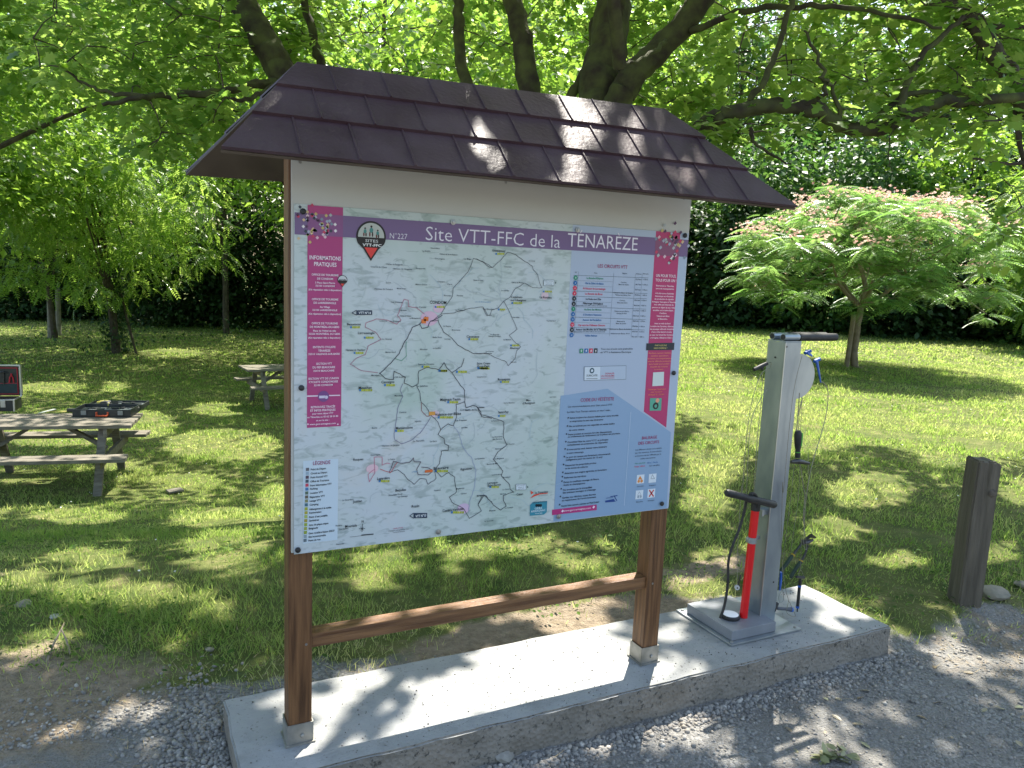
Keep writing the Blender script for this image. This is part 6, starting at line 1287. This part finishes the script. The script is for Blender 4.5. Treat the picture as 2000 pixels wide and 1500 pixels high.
hubs = [f0+Vector((math.cos(i*1.26+.4)*.55, math.sin(i*1.26+.4)*.5, .42+.1*(i % 2))) for i in range(5)]
for h in hubs: limb_tube(mb, [f0, f0.lerp(h, .5)+Vector((0, 0, -.04)), h], .05, .03, 7, .02)
sk_ = [(h, 0) for h in hubs]
for q, up_, rr in sorted(tips, key=lambda t_: (t_[0]-f0).length):
    h, lv = min(sk_, key=lambda p: (p[0]-q).length+.06*p[1]); m1 = h.lerp(q, .5)+Vector((rs.uniform(-.05, .05), rs.uniform(-.05, .05), -.05)); r_ = max(.007, .026-.004*lv); mb.tube([h, m1, q], [r_, r_*.8, r_*.6], 5); sk_ += [(m1, lv+.5), (q, lv+1)]
mb.build('branches', SILKB, silk, smooth=True)
FR = pinnate(11, .065, .30, .42)
P = []; A = []; N_ = []
for q, up_, rr in tips:
    nf = rs.randint(11, 15); a0 = rs.uniform(0, 6.28)
    for i in range(nf):
        a = a0+6.283*i/nf+rs.uniform(-.25, .25); o_ = Vector((math.cos(a), math.sin(a), rs.uniform(-.2, .4)))
        P.append(q+o_*.05+Vector((0, 0, rs.uniform(-.12, .05)))); A.append(o_); N_.append(Vector((rs.gauss(0, .3), rs.gauss(0, .3), 1))+o_*.35)
SILKL = leafmat('silk_frond', [(.06, .16, .045), (.11, .23, .06), (.18, .32, .09)], [(.24, .50, .09), (.44, .66, .18)], .42, .35, .5)
n = len(P); scatter('crown', *FR, np.array(P), np.array(A), np.array(N_), NR.uniform(.24, .44, n), NR.random(n), SILKL, silk)
# blossom: tufts of fine threads
th = []
tf = []
for i in range(14):
    a = i*2.4; e = .35+.9*((i*.37) % 1); d = Vector((math.cos(a)*math.cos(e), math.sin(a)*math.cos(e), math.sin(e))); s_ = d.orthogonal()*.10; o_ = len(th)
    th += [tuple(-s_*.3), tuple(s_*.3), tuple(d+s_), tuple(d-s_)]; tf += [(o_, o_+1, o_+2), (o_, o_+2, o_+3)]
FL = leafmat('silk_blossom', [(.82, .46, .42), (.80, .64, .50), (.80, .76, .58)], [(.85, .5, .48), (.9, .7, .6)], .45, .7, .2)
P = []
for q, up_, rr in tips:
    if rs.random() < (.80 if up_ else .15):
        for i in range(rs.randint(12, 24)): P.append(q+Vector((rs.gauss(0, .17), rs.gauss(0, .17), rs.uniform(.02, .17))))
n = len(P); scatter('blossom', th, tf, np.array(P), rdir(n, .3), np.tile([0, 0, 1.], (n, 1))+NR.normal(0, .2, (n, 3)), NR.uniform(.026, .05, n), NR.random(n), FL, silk)
g = U(1655, 700, -.1); g.z = sb.z; mb = MB(); tpk = U(1668, 615, -.12); mb.tube([g+Vector((0, 0, -.05)), tpk], [.05, .045], 9, rough=.04); o = mb.build('tree_stake', SILKB, None, origin=g); tag(o, 'brown stake leaning against the silk tree trunk', 'stake')
# fallen blossom and soil ring below it
n = 220; aa = NR.uniform(0, 6.28, n); r_ = np.abs(NR.normal(0, .55, n)); x = sb.x+np.cos(aa)*r_; y = sb.y+np.sin(aa)*r_
o = scatter('fallen_petals', *OVAL, np.stack([x, y, tz(x, y)+.03], -1), rdir(n, .1), np.tile([0, 0, 1.], (n, 1)), NR.uniform(.03, .07, n), NR.random(n), DL); tag(o, 'withered blossom fallen round the foot of the silk tree', kind='stuff')

# --- slim pale trunk rising out of the shrubs on the left
x, y = pos(392, 34)
tree('pale_tree', (x, y), 13, (.4, 0, 11.2), (2.6, 2.4, 2.6), 110, 22, .5, .26, LEAF4, BRIGHT, surf('pale_bark', (.30, .29, .26), (.42, .41, .38), .9, scale=6), 'slim tree with a pale straight trunk showing above the shrubs on the left', .13, nlimb=5)

# ragged low growth in front of the shrubs
n = 260; aa = np.radians(NR.uniform(-14, 66, n)); dd = NR.uniform(23.5, 31, n)-3.0*(aa > .6)
C = np.stack([dd*np.sin(aa), dd*np.cos(aa), 0*aa], -1); keep = wav(C[:, 0], C[:, 1], 1.1)+(dd-27)/5 > .0; C = C[keep]; C[:, 2] = tz(C[:, 0], C[:, 1])+NR.uniform(.05, .7, len(C))
P, ax, nn, ii = leafcloud(C, 22, .3, .7); k = P[:, 2] > tz(P[:, 0], P[:, 1]); P, ax, nn = P[k], ax[k], nn[k]
o = scatter('undergrowth', *LEAF4, P, ax, nn, NR.uniform(.08, .17, len(P)), NR.random(len(P)), EVER); tag(o, 'ragged low undergrowth along the foot of the far shrubs', kind='stuff')
